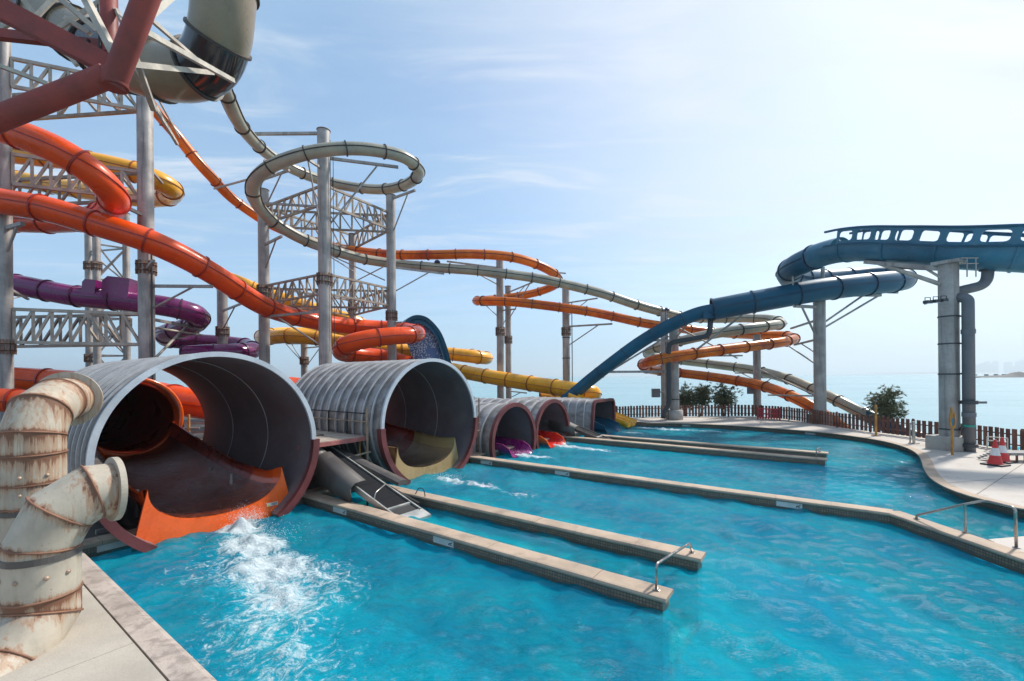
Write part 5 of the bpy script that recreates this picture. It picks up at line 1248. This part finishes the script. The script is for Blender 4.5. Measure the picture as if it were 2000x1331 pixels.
def flange(par, p, d, r0, r1, w, m):
    d = d.normalized(); s = d.cross(Vector((0, 0, 1))).normalized(); ring_at('outlet_flange', p, d, s, s.cross(d), r0, r1, w, m, par, 48)
dA = empty('vent_duct', at(40, 1331, 5.2), 'near off white vent duct with rust streaks and a flanged mouth', 'duct')
q0 = at(84, 1200, 6.0); rA = 0.385
ptsA = [at(-110, 1420, 4.9), at(15, 1300, 5.55), Vector((q0.x, q0.y, at(84, 1196, 6.0).z)), Vector((q0.x, q0.y, at(84, 1158, 6.0).z)), Vector((q0.x, q0.y, at(84, 1064, 6.0).z)), at(118, 1000, 6.1), at(180, 961, 6.35), at(222, 955, 6.55)]
mitre_duct(dA, ptsA, rA, [M['duct'], M['duct'], M['ductband'], M['duct'], M['duct'], M['duct'], M['duct']])
flange(dA, ptsA[-1], ptsA[-1] - ptsA[-2], rA - 0.03, rA + 0.085, 0.075, M['duct'])
zt_ = at(84, 1082, 6.0).z
ring_at('strap', Vector((q0.x, q0.y, zt_)), Vector((0, 0, 1)), Vector((1, 0, 0)), Vector((0, 1, 0)), rA, rA + 0.012, 0.085, M['hood'], dA, 40)
bar('strap_arm', Vector((q0.x - 0.35, q0.y - 0.05, zt_)), Vector((q0.x - 1.2, q0.y - 0.2, zt_)), 0.03, M['hood'], dA, 'box')
bolts(dA, q0, rA, at(84, 1115, 6.0).z, (-70, -32, 8, 52, 85)); 
zr = at(84, 1178, 6.0).z
dB = empty('vent_duct', at(60, 1331, 7.0), 'rear rust stained vent duct, its mouth turned away', 'duct')
q1 = at(66, 1000, 7.35); rB = 0.40
ptsB = [Vector((q1.x, q1.y, 0.26)), Vector((q1.x, q1.y, at(66, 985, 7.35).z)), Vector((q1.x, q1.y, at(66, 942, 7.35).z)), Vector((q1.x, q1.y, at(66, 886, 7.35).z)), Vector((q1.x, q1.y, at(66, 848, 7.35).z)), at(80, 806, 7.5), at(112, 783, 8.0), at(132, 780, 8.35)]
mitre_duct(dB, ptsB, rB, [M['duct'], M['duct'], M['ductrust'], M['ductrust'], M['ductrust'], M['ductrust'], M['ductrust']])
flange(dB, ptsB[-1], ptsB[-1] - ptsB[-2], rB - 0.03, rB + 0.12, 0.03, M['ductrust'])
for y in (925, 958): bolts(dB, q1, rB, at(66, y, 7.35).z, (-60, -20, 25, 70))
zt_ = at(66, 993, 7.35).z
ring_at('strap', Vector((q1.x, q1.y, zt_)), Vector((0, 0, 1)), Vector((1, 0, 0)), Vector((0, 1, 0)), rB, rB + 0.012, 0.08, M['hood'], dB, 40)
bar('strap_arm', Vector((q1.x - 0.35, q1.y, zt_)), Vector((q1.x - 1.5, q1.y, zt_)), 0.03, M['hood'], dB, 'box')
# slim capped pipe beside the ducts
cp = empty('capped_pipe', at(157, 912, 10.5), 'thin rusty capped standpipe beside the largest cover', 'pipe')
c0 = at(156, 960, 10.6); bar('standpipe', (c0.x, c0.y, 0.2), (c0.x, c0.y, at(156, 870, 10.6).z), 0.045, M['pole'], cp); bar('cap', (c0.x, c0.y, at(156, 892, 10.6).z), (c0.x, c0.y, at(156, 884, 10.6).z), 0.075, M['rustcollar'], cp)
bar('side_branch', (c0.x, c0.y, at(156, 888, 10.6).z), (c0.x - 0.7, c0.y - 0.2, at(156, 888, 10.6).z), 0.035, M['pole'], cp)

# ================================================================== CONVEYORS AND WALKWAY
def conveyor(label, v0, v1, ua, ub, za, zb, big=True):
    """belt from (ua, za) at the top down to (ub, zb)"""
    t = empty('conveyor', UV(ub, (v0 + v1) / 2, 0), label, 'conveyor')
    sl_ = (zb - za) / (ub - ua)
    def zz(u): return za + (u - ua) * sl_
    def slab(nm, u0, u1, a, b, lo, hi, m, par=t):
        V = [UV(u, v, zz(u) + h) for h in (lo, hi) for u, v in ((u0, a), (u1, a), (u1, b), (u0, b))]
        return mesh(nm, V, [(3, 2, 1, 0), (4, 5, 6, 7), (0, 1, 5, 4), (1, 2, 6, 5), (2, 3, 7, 6), (3, 0, 4, 7)], m, par, False)
    slab('belt', ua, ub - 0.55 if big else ub, v0 + 0.05, v1 - 0.05, -0.10, 0.0, M['rubber'])
    k = ua
    while k < ub - 0.7:
        slab('belt_cleat', k, k + 0.02, v0 + 0.06, v1 - 0.06, 0.0, 0.006, M['rubber']); k += 0.9
    for a, b in ((v0, v0 + 0.05), (v1 - 0.05, v1)): slab('side_frame', ua, ub - 0.1, a, b, -0.13, 0.05, M['alu'] if big else M['hood'])
    slab('lower_belt', ub - 0.50, ub - 0.16, v0 + 0.05, v1 - 0.05, -0.10, -0.005, M['black'])
    slab('cross_bar', ub - 0.56, ub - 0.50, v0, v1, -0.06, 0.03, M['alu'])
    slab('end_plate', ub - 0.16, ub + 0.22, v0 - 0.02, v1 + 0.05, -0.05, 0.02, M['alu'] if big else M['black'])
    # rounded hood along the near side
    def hood(u0, u1, flare):
        prof = [(-0.30, -0.45), (-0.34, 0.0), (-0.30, 0.12), (-0.16, 0.22), (0.04, 0.26), (0.26, 0.25), (0.26, 0.21), (0.05, 0.21), (-0.13, 0.17), (-0.25, 0.10), (-0.28, 0.0), (-0.24, -0.45)]
        V = []
        for u, f in ((u0, 1.25 + flare), (u1, 0.85)): V += [UV(u, v0 + 0.05 + a * 0.9, max(zz(u) + b * f, 0.22 if b < 0 else -9)) for a, b in prof]
        n = len(prof)
        return mesh('hood_section', V, [(j, (j + 1) % n, n + (j + 1) % n, n + j) for j in range(n)] + [tuple(range(n))[::-1], tuple(range(n, 2 * n))], M['hood'], t, True)
    mid = ua + (ub - ua) * 0.44; hi = ua + (ub - ua) * 0.72
    hood(ua + 0.4, mid - 0.01, 0.15); hood(mid + 0.01, hi, 0.0)
    if big:
        # second grey beam with black skirt on the far side
        V = []
        for u, z in ((ua - 0.3, zz(ua) - 0.42), (ub - 1.25, zz(ub - 1.25) + 0.12)): V += [UV(u, v, z + h) for v, h in ((v1 + 0.12, 0.0), (v1 + 0.52, 0.0), (v1 + 0.50, 0.10), (v1 + 0.38, 0.15), (v1 + 0.26, 0.15), (v1 + 0.14, 0.10))]
        n = 6; fc = [(j, (j + 1) % n, n + (j + 1) % n, n + j) for j in range(n)] + [tuple(range(n))[::-1], tuple(range(n, 2 * n))]
        mesh('hood_beam', V, fc, M['hood'], t, False)
        V = []
        for u, z in ((ua - 0.3, zz(ua) - 0.42), (ub - 0.35, zz(ub - 1.25) - 0.22)): V += [UV(u, v, z + h) for v, h in ((v1 + 0.08, -0.30), (v1 + 0.16, -0.30), (v1 + 0.16, 0.0), (v1 + 0.08, 0.0))]
        n = 4; fc = [(j, (j + 1) % n, n + (j + 1) % n, n + j) for j in range(n)] + [tuple(range(n))[::-1], tuple(range(n, 2 * n))]
        mesh('skirt', V, fc, M['black'], t, False)
        # hoop on the belt and legs
        P = rpath([UV(ub - 1.05, v0 + 0.02, zz(ub - 1.05)), UV(ub - 1.05, v0 + 0.05, zz(ub - 1.05) + 0.22), UV(ub - 1.2, v0 + 0.5, zz(ub - 1.2) + 0.30)], 0.1)
        sweep('hoop', P, circ(0.016, 8), M['alu'], t, caps=True)
        for u in (ub - 1.6, ub - 2.8): bar('leg', UV(u, v1 + 0.2, -0.3), UV(u, v1 + 0.2, zz(u) - 0.2), 0.03, M['black'], t); bar('leg', UV(u, v0 + 0.2, -0.3), UV(u, v0 + 0.2, zz(u) - 0.1), 0.03, M['black'], t)
        P = rpath([UV(ub - 0.9, v1 + 0.48, 0.30), UV(ub - 0.75, v1 + 0.48, 0.52), UV(ub - 0.55, v1 + 0.5, 0.50), UV(ub - 0.5, v1 + 0.5, 0.28)], 0.12)
        sweep('hose', P, circ(0.014, 8), M['black'], t)
    return t
conveyor('black raft conveyor with grey hood rising from the near channel', 7.55, 8.45, -15.6, -9.15, 2.05, 0.05)
conveyor('small grey hooded conveyor in the far channel', 23.0, 23.9, -16.5, -10.2, 2.0, 0.12, False)
wk = empty('walkway', UV(-15, 8.2, 0.2), 'weathered plank walkway on tan poles between the two big covers', 'walkway')
for k in range(9):
    u = -13.1 - 0.46 * k
    slab_uv('plank', u - 0.44, u, 7.02, 9.42, 1.70, 1.77 + random.uniform(-0.006, 0.006), M['plank'], wk)
slab_uv('edge_beam', -13.08, -13.0, 6.95, 9.45, 1.62, 1.75, M['redplank'], wk)
slab_uv('edge_beam', -17.2, -13.1, 9.43, 9.50, 1.62, 1.75, M['redplank'], wk)
slab_uv('loose_board', -15.6, -14.4, 7.25, 8.6, 1.775, 1.83, M['hood'], wk)
for (u, v, z1) in ((-12.97, 7.02, 1.95), (-12.97, 9.36, 2.75), (-15.0, 9.36, 1.7), (-17.0, 9.36, 1.7), (-16.8, 7.1, 1.7)):
    bar('pole', UV(u, v, 0.2), UV(u, v, z1), 0.045, M['pole'], wk)
    box('pole_foot', UV(u, v, 0.30), (0.2, 0.2, 0.08), M['plinth'], wk, R(35), 0.01)
bar('cross_pole', UV(-12.93, 6.95, 1.02), UV(-12.93, 9.45, 1.22), 0.032, M['pole'], wk)
for z in (2.25, 2.55): bar('hand_rail', UV(-17.1, 9.40, z), UV(-13.0, 9.40, z), 0.022, M['pole'] if z < 2.4 else M['black'], wk)
for u in (-14.2, -15.4, -16.6): bar('rail_post', UV(u, 9.40, 1.7), UV(u, 9.40, 2.58), 0.028, M['black'], wk)
bar('cross_pole', UV(-13.4, 9.36, 0.3), UV(-13.4, 9.36, 1.7), 0.04, M['postyellow'], wk)
wk2 = empty('walkway', UV(-13.5, 15.0, 0.2), 'narrow plank walkway with a thin upright rod beside the purple slide cover', 'walkway')
for k in range(5): slab_uv('plank', -13.2 - 0.46 * k - 0.44, -13.2 - 0.46 * k, 14.5, 15.55, 0.98, 1.05, M['redplank'] if k == 0 else M['plank'], wk2)
bar('rod', UV(-12.95, 15.35, 0.28), UV(-12.95, 15.35, 2.85), 0.028, M['rustcollar'], wk2)
for z in (1.35, 1.7): bar('hand_rail', UV(-12.95, 14.6, z), UV(-12.95, 15.4, z), 0.02, M['pole'], wk2)
bar('pole', UV(-13.1, 14.6, 0.2), UV(-13.1, 14.6, 1.75), 0.03, M['pole'], wk2)
yw = empty('retaining_wall', UV(-13.5, 15, 0.2), 'low tan masonry wall under the narrow walkway', 'wall')
slab_uv('wall_body', -14.0, -13.36, 14.35, 15.6, 0.16, 0.92, M['plinth'], yw)
# service pipes in the dark yard beneath the largest cover
sp = empty('service_pipe', UV(-15, 2.9, 0.2), 'black service pipes lying beside the orange slide trough', 'pipe')
for v, z, r in ((2.75, 0.45, 0.11), (2.95, 0.75, 0.07), (3.1, 0.30, 0.09)): bar('pipe_run', UV(-19.5, v, z), UV(-13.3, v, z), r, M['black'], sp)
for u in (-18, -16, -14): bar('saddle', UV(u, 2.6, 0.2), UV(u, 3.25, 0.2), 0.06, M['steel'], sp, 'box')
yp = empty('yellow_post', UV(-24.5, 8.5, 0.2), 'thin yellow post seen through the back of the largest cover', 'post')
q = at(369, 838, 20.5); bar('post', (q.x, q.y, 0.16), (q.x, q.y, at(369, 810, 20.5).z), 0.05, M['postyellow'], yp); bar('cross_arm', (q.x - 0.5, q.y, 1.5), (q.x + 0.5, q.y, 1.5), 0.03, M['plank'], yp)
lt = empty('service_table', (q.x - 0.6, q.y + 1.5, 0.2), 'pale low rack seen through the back of the largest cover', 'rack')
for z in (0.7, 1.15, 1.6): box('shelf', (q.x - 0.3, q.y + 1.5, z), (2.6, 0.6, 0.08), M['plank'], lt, R(10))
for dx_ in (-1.4, 0.8): bar('post', (q.x + dx_, q.y + 1.5, 0.16), (q.x + dx_, q.y + 1.5, 1.7), 0.04, M['steel'], lt)

# ================================================================== RAILS
def tube_rail(label, pts, posts=(), r=0.024, rad=0.12):
    t = empty('handrail', pts[0], label, 'handrail')
    sweep('rail', rpath([Vector(p) for p in pts], rad), circ(r, 10), M['chrome'], t, caps=True)
    for a, b in posts:
        bar('post', a, b, r, M['chrome'], t)
    for e in [pts[0], pts[-1]] + [a for a, b in posts]:
        e = Vector(e); bar('base_plate', Vector((e.x, e.y, e.z)), Vector((e.x, e.y, e.z + 0.012)), 0.06, M['chrome'], t)
    return t
tube_rail('steel rail joining the ends of the two near walls', [UV(-2.30, 7.2, DZ), UV(-2.30, 7.2, DZ + 0.42), UV(-2.2, 8.95, DZ + 0.24), UV(-2.2, 9.12, DZ)], rad=0.09)
tube_rail('small chrome hoop at the end of the farthest wall', [UV(-0.4, 22.55, DZ), UV(-0.4, 22.55, DZ + 0.34), UV(-0.3, 24.1, DZ + 0.22), UV(-0.3, 24.25, DZ)], rad=0.1)
g1, g2, g3 = gnd(1985, 1070, DZ), gnd(1885, 1041, DZ), gnd(1790, 1014, DZ)
pk = Vector(g1).lerp(g2, 0.55); pk.z = DZ + 0.93
g2t = Vector((g2.x, g2.y, at(1885, 985, g2.y).z))
tube_rail('angled steel handrail on the platform beside the bent wall', [g3, Vector((g3.x, g3.y, at(1788, 1007, g3.y).z)), g2t, at(1924, 978, g2.y - 0.2), at(1983, 992, g1.y), g1], [(g2, g2t)], 0.026, 0.1)

# ================================================================== FENCE
fn = empty('fence', fence_line[200], 'brown slatted fence along the shore side of the deck', 'fence')
acc = 0.0; last = None; FL = frames(fence_line); k = 0; nsl = 0
S = [0]
for a, b in zip(fence_line, fence_line[1:]): S.append(S[-1] + (b - a).length)
def fpos(s):
    j = min(len(S) - 2, max(0, int(np.searchsorted(S, s)) - 1)); w = (s - S[j]) / (S[j + 1] - S[j])
    return fence_line[j].lerp(fence_line[j + 1], w), FL[j][0], FL[j][1]
s = 0.0; seen_end = 58.0
while s < min(S[-1] - 0.2, seen_end):
    p, t_, sd = fpos(s)
    h = 1.0 + random.uniform(-0.02, 0.02)
    off = random.uniform(-0.015, 0.015)
    b0 = p + sd * off
    bar('slat', Vector((b0.x, b0.y, DZ + 0.06)), Vector((b0.x, b0.y, DZ + h)), 0.085, M['slat'] if random.random() < 0.72 else M['slatpale'], fn, 'box', 0.018, up=(t_.y, -t_.x, 0))
    s += 0.27 + random.uniform(-0.012, 0.012)
s = 0.0
while s < min(S[-1] - 2.5, seen_end):
    p, t_, sd = fpos(s); p2, t2, sd2 = fpos(s + 2.43)
    for z in (0.3, 0.75): bar('rail', Vector((p.x, p.y, DZ + z)) - sd * 0.05, Vector((p2.x, p2.y, DZ + z)) - sd2 * 0.05, 0.045, M['slat'], fn, 'box', 0.025)
    bar('post', Vector((p.x, p.y, DZ - 0.02)) - sd * 0.1, Vector((p.x, p.y, DZ + 1.04)) - sd * 0.1, 0.05, M['slat'], fn, 'box')
    s += 2.43
# crimson gate panel in front of the fence
gt = empty('gate_panel', gnd(1500, 820, DZ), 'crimson slatted gate panel in front of the fence', 'gate')
ga, gb = gnd(1480, 820, DZ), gnd(1523, 822, DZ)
for k in range(9):
    w = k / 8; q = ga.lerp(gb, w); bar('slat', q + Vector((0, 0, 0.08)), q + Vector((0, 0, 0.92)), 0.045, M['gate'], gt, 'box', 0.02)
for z in (0.2, 0.5, 0.85): bar('rail', ga + Vector((0, -0.04, z)), gb + Vector((0, -0.04, z)), 0.05, M['gate'], gt, 'box', 0.03)
for q in (ga, gb): bar('post', q, q + Vector((0, 0, 1.0)), 0.05, M['gate'], gt, 'box')

# ================================================================== DECK FURNITURE
def cone_thing(label, c):
    t = empty('traffic_cone', c, label, 'traffic cone', 'red and white traffic cones')
    box('base', c + Vector((0, 0, 0.03)), (0.62, 0.62, 0.06), M['black'], t, R(20), 0.015)
    lev = [(0.06, 0.235), (0.12, 0.20), (0.38, 0.145), (0.56, 0.108), (0.66, 0.088), (0.86, 0.055), (0.97, 0.04)]
    mats = ['conered', 'conered', 'conewhite', 'conewhite', 'conered', 'conered']
    for (z0, r0), (z1, r1), m in zip(lev, lev[1:], mats):
        n = 20; V = [c + Vector((r * math.cos(6.2832 * i / n), r * math.sin(6.2832 * i / n), z)) for z, r in ((z0, r0), (z1, r1)) for i in range(n)]
        mesh('cone_body' if m == 'conered' else 'white_band', V, [(i, (i + 1) % n, n + (i + 1) % n, n + i) for i in range(n)], M[m], t)
    bar('tip', c + Vector((0, 0, 0.965)), c + Vector((0, 0, 0.975)), 0.04, M['conered'], t)
cone_thing('front red and white traffic cone on the deck', gnd(1944, 909, DZ))
cone_thing('rear red and white traffic cone beside the sun lounger', gnd(1958, 903, DZ))
lg = empty('sun_lounger', gnd(1990, 905, DZ), 'grey slatted sun lounger behind the traffic cones', 'sun lounger')
l0 = gnd(1974, 904, DZ); dl = Vector((0.97, -0.05, 0)).normalized(); dn = Vector((0.05, 0.97, 0)).normalized()
for k in range(16):
    q = l0 + dl * (0.12 * k) + Vector((0, 0, 0.36)); bar('slat', q, q + dn * 0.68, 0.045, M['lounger'], lg, 'box', 0.014)
for dd in (0.02, 0.62): bar('side_rail', l0 + dn * dd + Vector((0, 0, 0.31)), l0 + dl * 1.9 + dn * dd + Vector((0, 0, 0.31)), 0.03, M['lounger'], lg, 'box', 0.035)
for k in (0.25, 0.55, 1.6):
    for dd in (0.02, 0.62): bar('leg', l0 + dl * k + dn * dd + Vector((0, 0, 0.0)), l0 + dl * k + dn * dd + Vector((0, 0, 0.30)), 0.03, M['slat'], lg, 'box')
for dd in (0.05, 0.6): bar('backrest_rail', l0 + dn * dd + Vector((0, 0, 0.34)), l0 - dl * 0.62 + dn * dd + Vector((0, 0, 0.06)), 0.03, M['lounger'], lg, 'box')
for k in range(5): q = l0 - dl * (0.1 + 0.12 * k) + Vector((0, 0, 0.32 - 0.056 * k)); bar('backrest_slat', q, q + dn * 0.68, 0.045, M['lounger'], lg, 'box', 0.014)
rk = empty('towel_rack', gnd(1945, 879, DZ), 'thin pale metal rack by the fence behind the cones', 'rack')
r0_, r1_ = gnd(1928, 880, DZ), gnd(1968, 884, DZ)
for z in (0.45, 0.62): bar('bar', r0_ + Vector((0, 0, z)), r1_ + Vector((0, 0, z)), 0.025, M['alu'], rk)
for q in (r0_, r1_): bar('post', q, q + Vector((0, 0, 0.62)), 0.025, M['alu'], rk)
oc = empty('shower_post', gnd(1711, 853, DZ), 'ochre shower post standing near the bushy shore tree', 'post')
q = gnd(1711, 852, DZ); bar('post', q, q + Vector((0, 0, 1.75)), 0.055, M['postyellow'], oc); bar('pipe', q + Vector((0.02, 0.05, 0)), q + Vector((0.02, 0.05, 2.0)), 0.02, M['rustcollar'], oc)
box('base_plate', q + Vector((0, 0, 0.02)), (0.32, 0.32, 0.04), M['rustcollar'], oc, 0.2, 0.01)
mp_ = empty('metal_post', gnd(1785, 867, DZ), 'short grey metal post standing at the deck edge', 'post')
q = gnd(1785, 867, DZ); bar('post', q, q + Vector((0, 0, 1.12)), 0.06, M['alu'], mp_); bar('post', q + Vector((-0.1, 0.1, 0)), q + Vector((-0.1, 0.1, 1.05)), 0.03, M['steel'], mp_); box('base_plate', q + Vector((0, 0, 0.02)), (0.36, 0.3, 0.04), M['steel'], mp_, 0.3, 0.01)
yl = empty('lifebuoy_post', gnd(1860, 889, DZ), 'yellow post with an oval frame in front of the thick column', 'post')
q = gnd(1860, 889, DZ); bar('post', q, q + Vector((0, 0, 1.25)), 0.05, M['postyellow'], yl); bar('hook', q + Vector((0, 0, 1.6)), q + Vector((-0.03, 0, 2.05)), 0.045, M['postyellow'], yl)
V = []; n = 28
for i in range(n):
    a = 6.2832 * i / n; e = Vector((math.cos(a) * 0.11, 0, math.sin(a) * 0.33)); o_ = Vector((math.cos(a), 0, math.sin(a))) * 0.035
    for s1, y in ((-1, -0.03), (1, -0.03), (1, 0.03), (-1, 0.03)): V.append(q + Vector((0.02, y, 1.5)) + e + o_ * s1)
mesh('oval_frame', V, [(i * 4 + j, i * 4 + (j + 1) % 4, ((i + 1) % n) * 4 + (j + 1) % 4, ((i + 1) % n) * 4 + j) for i in range(n) for j in range(4)], M['postyellow'], yl)
mesh('oval_panel', [q + Vector((0.02 + math.cos(6.2832 * i / n) * 0.09, y, 1.5 + math.sin(6.2832 * i / n) * 0.3)) for y in (-0.01, 0.01) for i in range(n)], [tuple(range(n)), tuple(range(2 * n - 1, n - 1, -1))] + [(i, (i + 1) % n, n + (i + 1) % n, n + i) for i in range(n)], M['bluehull'], yl, False)
# blue run-out of the pale slide beyond the fence
slide('slide_runout', 'dark blue slide run-out glimpsed through the fence slats', 'water slide', [(1685, 808, 32), (1706, 818, 31.4), (1735, 834, 30.4), (1775, 850, 29.2), (1810, 862, 28.4)], 0.96, M['blue'], M['bluering'], sec=2.2)
# small navy vent caps on the pale slide
for (px_, py_, d_) in ((854, 513, 38.8), (1302, 606, 41)):
    q = at(px_, py_, d_); n = 14; V = []
    for i in range(6):
        for j in range(n): a, b = R(15 * i), 6.2832 * j / n; V.append(q + Vector((math.cos(b) * math.cos(a), math.sin(b) * math.cos(a), math.sin(a))) * 0.28 - Vector((0, 0, 0.05)))
    tag(mesh('vent_cap', V, [(i * n + j, i * n + (j + 1) % n, (i + 1) * n + (j + 1) % n, (i + 1) * n + j) for i in range(5) for j in range(n)], M['navyball'], bei), 'navy dome cap')

# ================================================================== TREES
def tree(label, px, d, ytop, wpx, seed, zb=-0.1):
    rnd = random.Random(seed)
    b = at(px, 800, d); b = Vector((b.x, b.y, zb)); H = at(px, ytop, d).z - zb; Wd = wpx * d / F / 2
    t = empty('shore_tree', b, label, 'tree', 'tamarisk trees beyond the fence')
    tips = []
    trunk = crom([b, b + Vector((rnd.uniform(-.1, .1), 0, H * 0.25)), b + Vector((rnd.uniform(-.2, .2), rnd.uniform(-.2, .2), H * 0.5))], 0.1)
    sweep('trunk', trunk, circ(0.075, 8), M['bark'], t, scale=[1.2 - 0.6 * i / len(trunk) for i in range(len(trunk))])
    for k in range(11):
        s = trunk[int(len(trunk) * rnd.uniform(0.35, 0.98))]
        a = rnd.uniform(0, 6.28); el = rnd.uniform(0.25, 1.35); L = H * rnd.uniform(0.28, 0.52)
        e = s + Vector((math.cos(a) * math.cos(el) * Wd * rnd.uniform(0.6, 1.0), math.sin(a) * math.cos(el) * Wd * rnd.uniform(0.6, 1.0), math.sin(el) * L))
        P = crom([s, s.lerp(e, 0.5) + Vector((0, 0, 0.12 * L)), e], 0.12)
        sweep('limb', P, circ(0.03, 6), M['bark'], t, scale=[1 - 0.7 * i / len(P) for i in range(len(P))])
        tips += P[len(P) // 3:]
    V = []; Fc = []
    for k in range(430):                       # feathery tufts
        s = rnd.choice(tips) + Vector((rnd.gauss(0, .22 * Wd), rnd.gauss(0, .22 * Wd), rnd.gauss(0.05, .07 * H)))
        a = rnd.uniform(0, 6.28); out = Vector((math.cos(a), math.sin(a), rnd.uniform(-0.35, 1.0))).normalized(); ln = rnd.uniform(0.22, 0.48)
        for q in range(20):
            w = rnd.random(); base = s + out * ln * w + Vector((0, 0, -0.10 * w * w))
            dd = (out + Vector((rnd.gauss(0, .7), rnd.gauss(0, .7), rnd.gauss(0, .7)))).normalized()
            sd = dd.cross(Vector((rnd.gauss(0, 1), rnd.gauss(0, 1), rnd.gauss(0, 1)))).normalized() * rnd.uniform(0.012, 0.028)
            l_ = rnd.uniform(0.09, 0.21); i0 = len(V)
            V += [base - sd, base + sd, base + dd * l_ + sd * 0.3, base + dd * l_ - sd * 0.3]; Fc.append((i0, i0 + 1, i0 + 2, i0 + 3))
    mesh('crown', V, Fc, M['leaf'], t, False)
tree('dark feathery tree just beside the plinth column', 1339, 41, 748, 52, 1)
tree('slender dark feathery tree, middle one of three', 1369, 41, 746, 50, 2)
tree('broad feathery tree next to the middle one, above the fence', 1413, 40, 751, 62, 3)
tree('lone bushy tree leaning beyond the fence by the ochre post', 1733, 30.5, 758, 66, 4)

# ================================================================== SPLASH
def splash():
    rnd = random.Random(5); V = []; Fc = []
    def drop(c, r):
        i0 = len(V)
        for e in ((1, 0, 0), (-1, 0, 0), (0, 1, 0), (0, -1, 0), (0, 0, 1.2), (0, 0, -1.2)): V.append(c + Vector(e) * r)
        for f in ((0, 2, 4), (2, 1, 4), (1, 3, 4), (3, 0, 4), (2, 0, 5), (1, 2, 5), (3, 1, 5), (0, 3, 5)): Fc.append(tuple(i0 + j for j in f))
    for (px, py, n, hs, spr, sz) in ((474, 1020, 1500, 0.17, 0.26, 0.6), (505, 1050, 900, 0.08, 0.5, 0.55), (870, 934, 260, 0.06, 0.35, 0.7), (1010, 886, 240, 0.08, 0.3, 0.8), (1095, 868, 240, 0.08, 0.3, 0.8)):
        g = gnd(px, py, 0)
        for k in range(n):
            z = abs(rnd.gauss(0, hs)); u = rnd.gauss(0.1 + 0.5 * z, spr); v = rnd.gauss(0, spr * 0.75)
            if z > 0.75: continue
            drop(g + AX * u + AV * v + Vector((0, 0, z + 0.02)), sz * rnd.uniform(0.004, 0.017))
    m, n_, l, out = nt_new('white_spray')
    d = n_.new("ShaderNodeBsdfDiffuse"); d.inputs["Color"].default_value = (0.85, 0.90, 0.92, 1); tt = n_.new("ShaderNodeBsdfTranslucent"); tt.inputs["Color"].default_value = (0.85, 0.9, 0.92, 1)
    mx = n_.new("ShaderNodeMixShader"); mx.inputs[0].default_value = 0.4; l.new(d.outputs[0], mx.inputs[1]); l.new(tt.outputs[0], mx.inputs[2]); l.new(mx.outputs[0], out.inputs[0])
    o = mesh('water_spray', V, Fc, m, None, True); tag(o, 'white spray thrown up where the slides meet the pool', 'spray', kind='stuff')
splash()

# ================================================================== FAR SHORE
bk = empty('breakwater', (560, 470, -1.2), 'low dark rock breakwater out at sea', 'breakwater')
rnd = random.Random(9)
V = []; Fc = []
nx = 120
for i in range(nx):
    x = 494 + i * 3.4; hgt = 1.8 + 0.8 * noise.noise(Vector((x * 0.05, 3, 0))) + 0.7 * noise.noise(Vector((x * 0.4, 7, 0))) + 3.2 * math.exp(-((x - 548) / 9) ** 2)
    if i < 10: hgt *= 0.3 + 0.07 * i
    for k in range(7):
        w = k / 6 - 0.5; V.append((x + 2 * noise.noise(Vector((x, k, 1))), 470 + w * 22 + 0.06 * (x - 494), -1.4 + max(0.0, hgt + 1.0) * (1 - (2 * w) ** 2) + 0.5 * noise.noise(Vector((x * .9, k * 2.1, 5)))))
for i in range(nx - 1):
    for k in range(6): a = i * 7 + k; Fc.append((a, a + 1, a + 8, a + 7))
mesh('rock_mound', V, Fc, M['rock'], bk, False)
for k in range(9):
    x = 500 + 11 * k + rnd.uniform(-3, 3); box('hut', (x, 472 + 0.06 * (x - 494), 1.6), (rnd.uniform(1.5, 4), 3, rnd.uniform(1.0, 2.2)), M['rock'], bk)
for k, (px, w, h) in enumerate(((1908, 9, 15), (1918, 8, 18), (1927, 7, 21), (1936, 9, 17), (1944, 6, 22), (1969, 10, 20), (1982, 6, 12), (1990, 8, 22), (1999, 8, 24))):
    d = 5200; x = (px - 1000) / F * d; hh = h / F * d * 1.05; ww = w / F * d
    t = empty('tower_block', (x, d, 0), 'hazy tower block across the bay, %s one along from the drain pipe' % ('first second third fourth fifth sixth seventh eighth ninth'.split()[k]), 'building', 'hazy tower blocks across the bay')
    box('block', (x, d, hh / 2 - 1), (ww, 40, hh), M['city'], t, 0, 0)
    box('roof_house', (x + ww * 0.1, d, hh + 2), (ww * 0.4, 20, 8), M['city'], t, 0, 0)
fs = mesh('far_shore', [(3900, 5000, -1), (5600, 5000, -1), (5600, 5060, 14), (4800, 5060, 18), (4300, 5060, 9), (3900, 5060, 0)], [(0, 1, 2, 3, 4, 5)], M['sand'], None, False); tag(fs, kind='structure')

# ================================================================== HAZE over the bay
hz = mesh('haze', [(x, y, z) for z in (-2.6, 150) for x, y in ((-9500, -90), (9500, -90), (9500, 16500), (-9500, 16500))], [(3, 2, 1, 0), (4, 5, 6, 7), (0, 1, 5, 4), (1, 2, 6, 5), (2, 3, 7, 6), (3, 0, 4, 7)], M['city'], None, False)
hm = bpy.data.materials.new('sea_haze'); hm.use_nodes = True; hn = hm.node_tree.nodes; hn.clear()
ho = hn.new("ShaderNodeOutputMaterial"); hv = hn.new("ShaderNodeVolumePrincipled")
hv.inputs["Color"].default_value = (0.80, 0.93, 1.0, 1); hv.inputs["Density"].default_value = 0.00027; hv.inputs["Anisotropy"].default_value = 0.3
hm.node_tree.links.new(hv.outputs[0], ho.inputs["Volume"])
hz.data.materials.clear(); hz.data.materials.append(hm)
tag(hz, kind='stuff', label='pale sea haze over the bay', cat='haze')
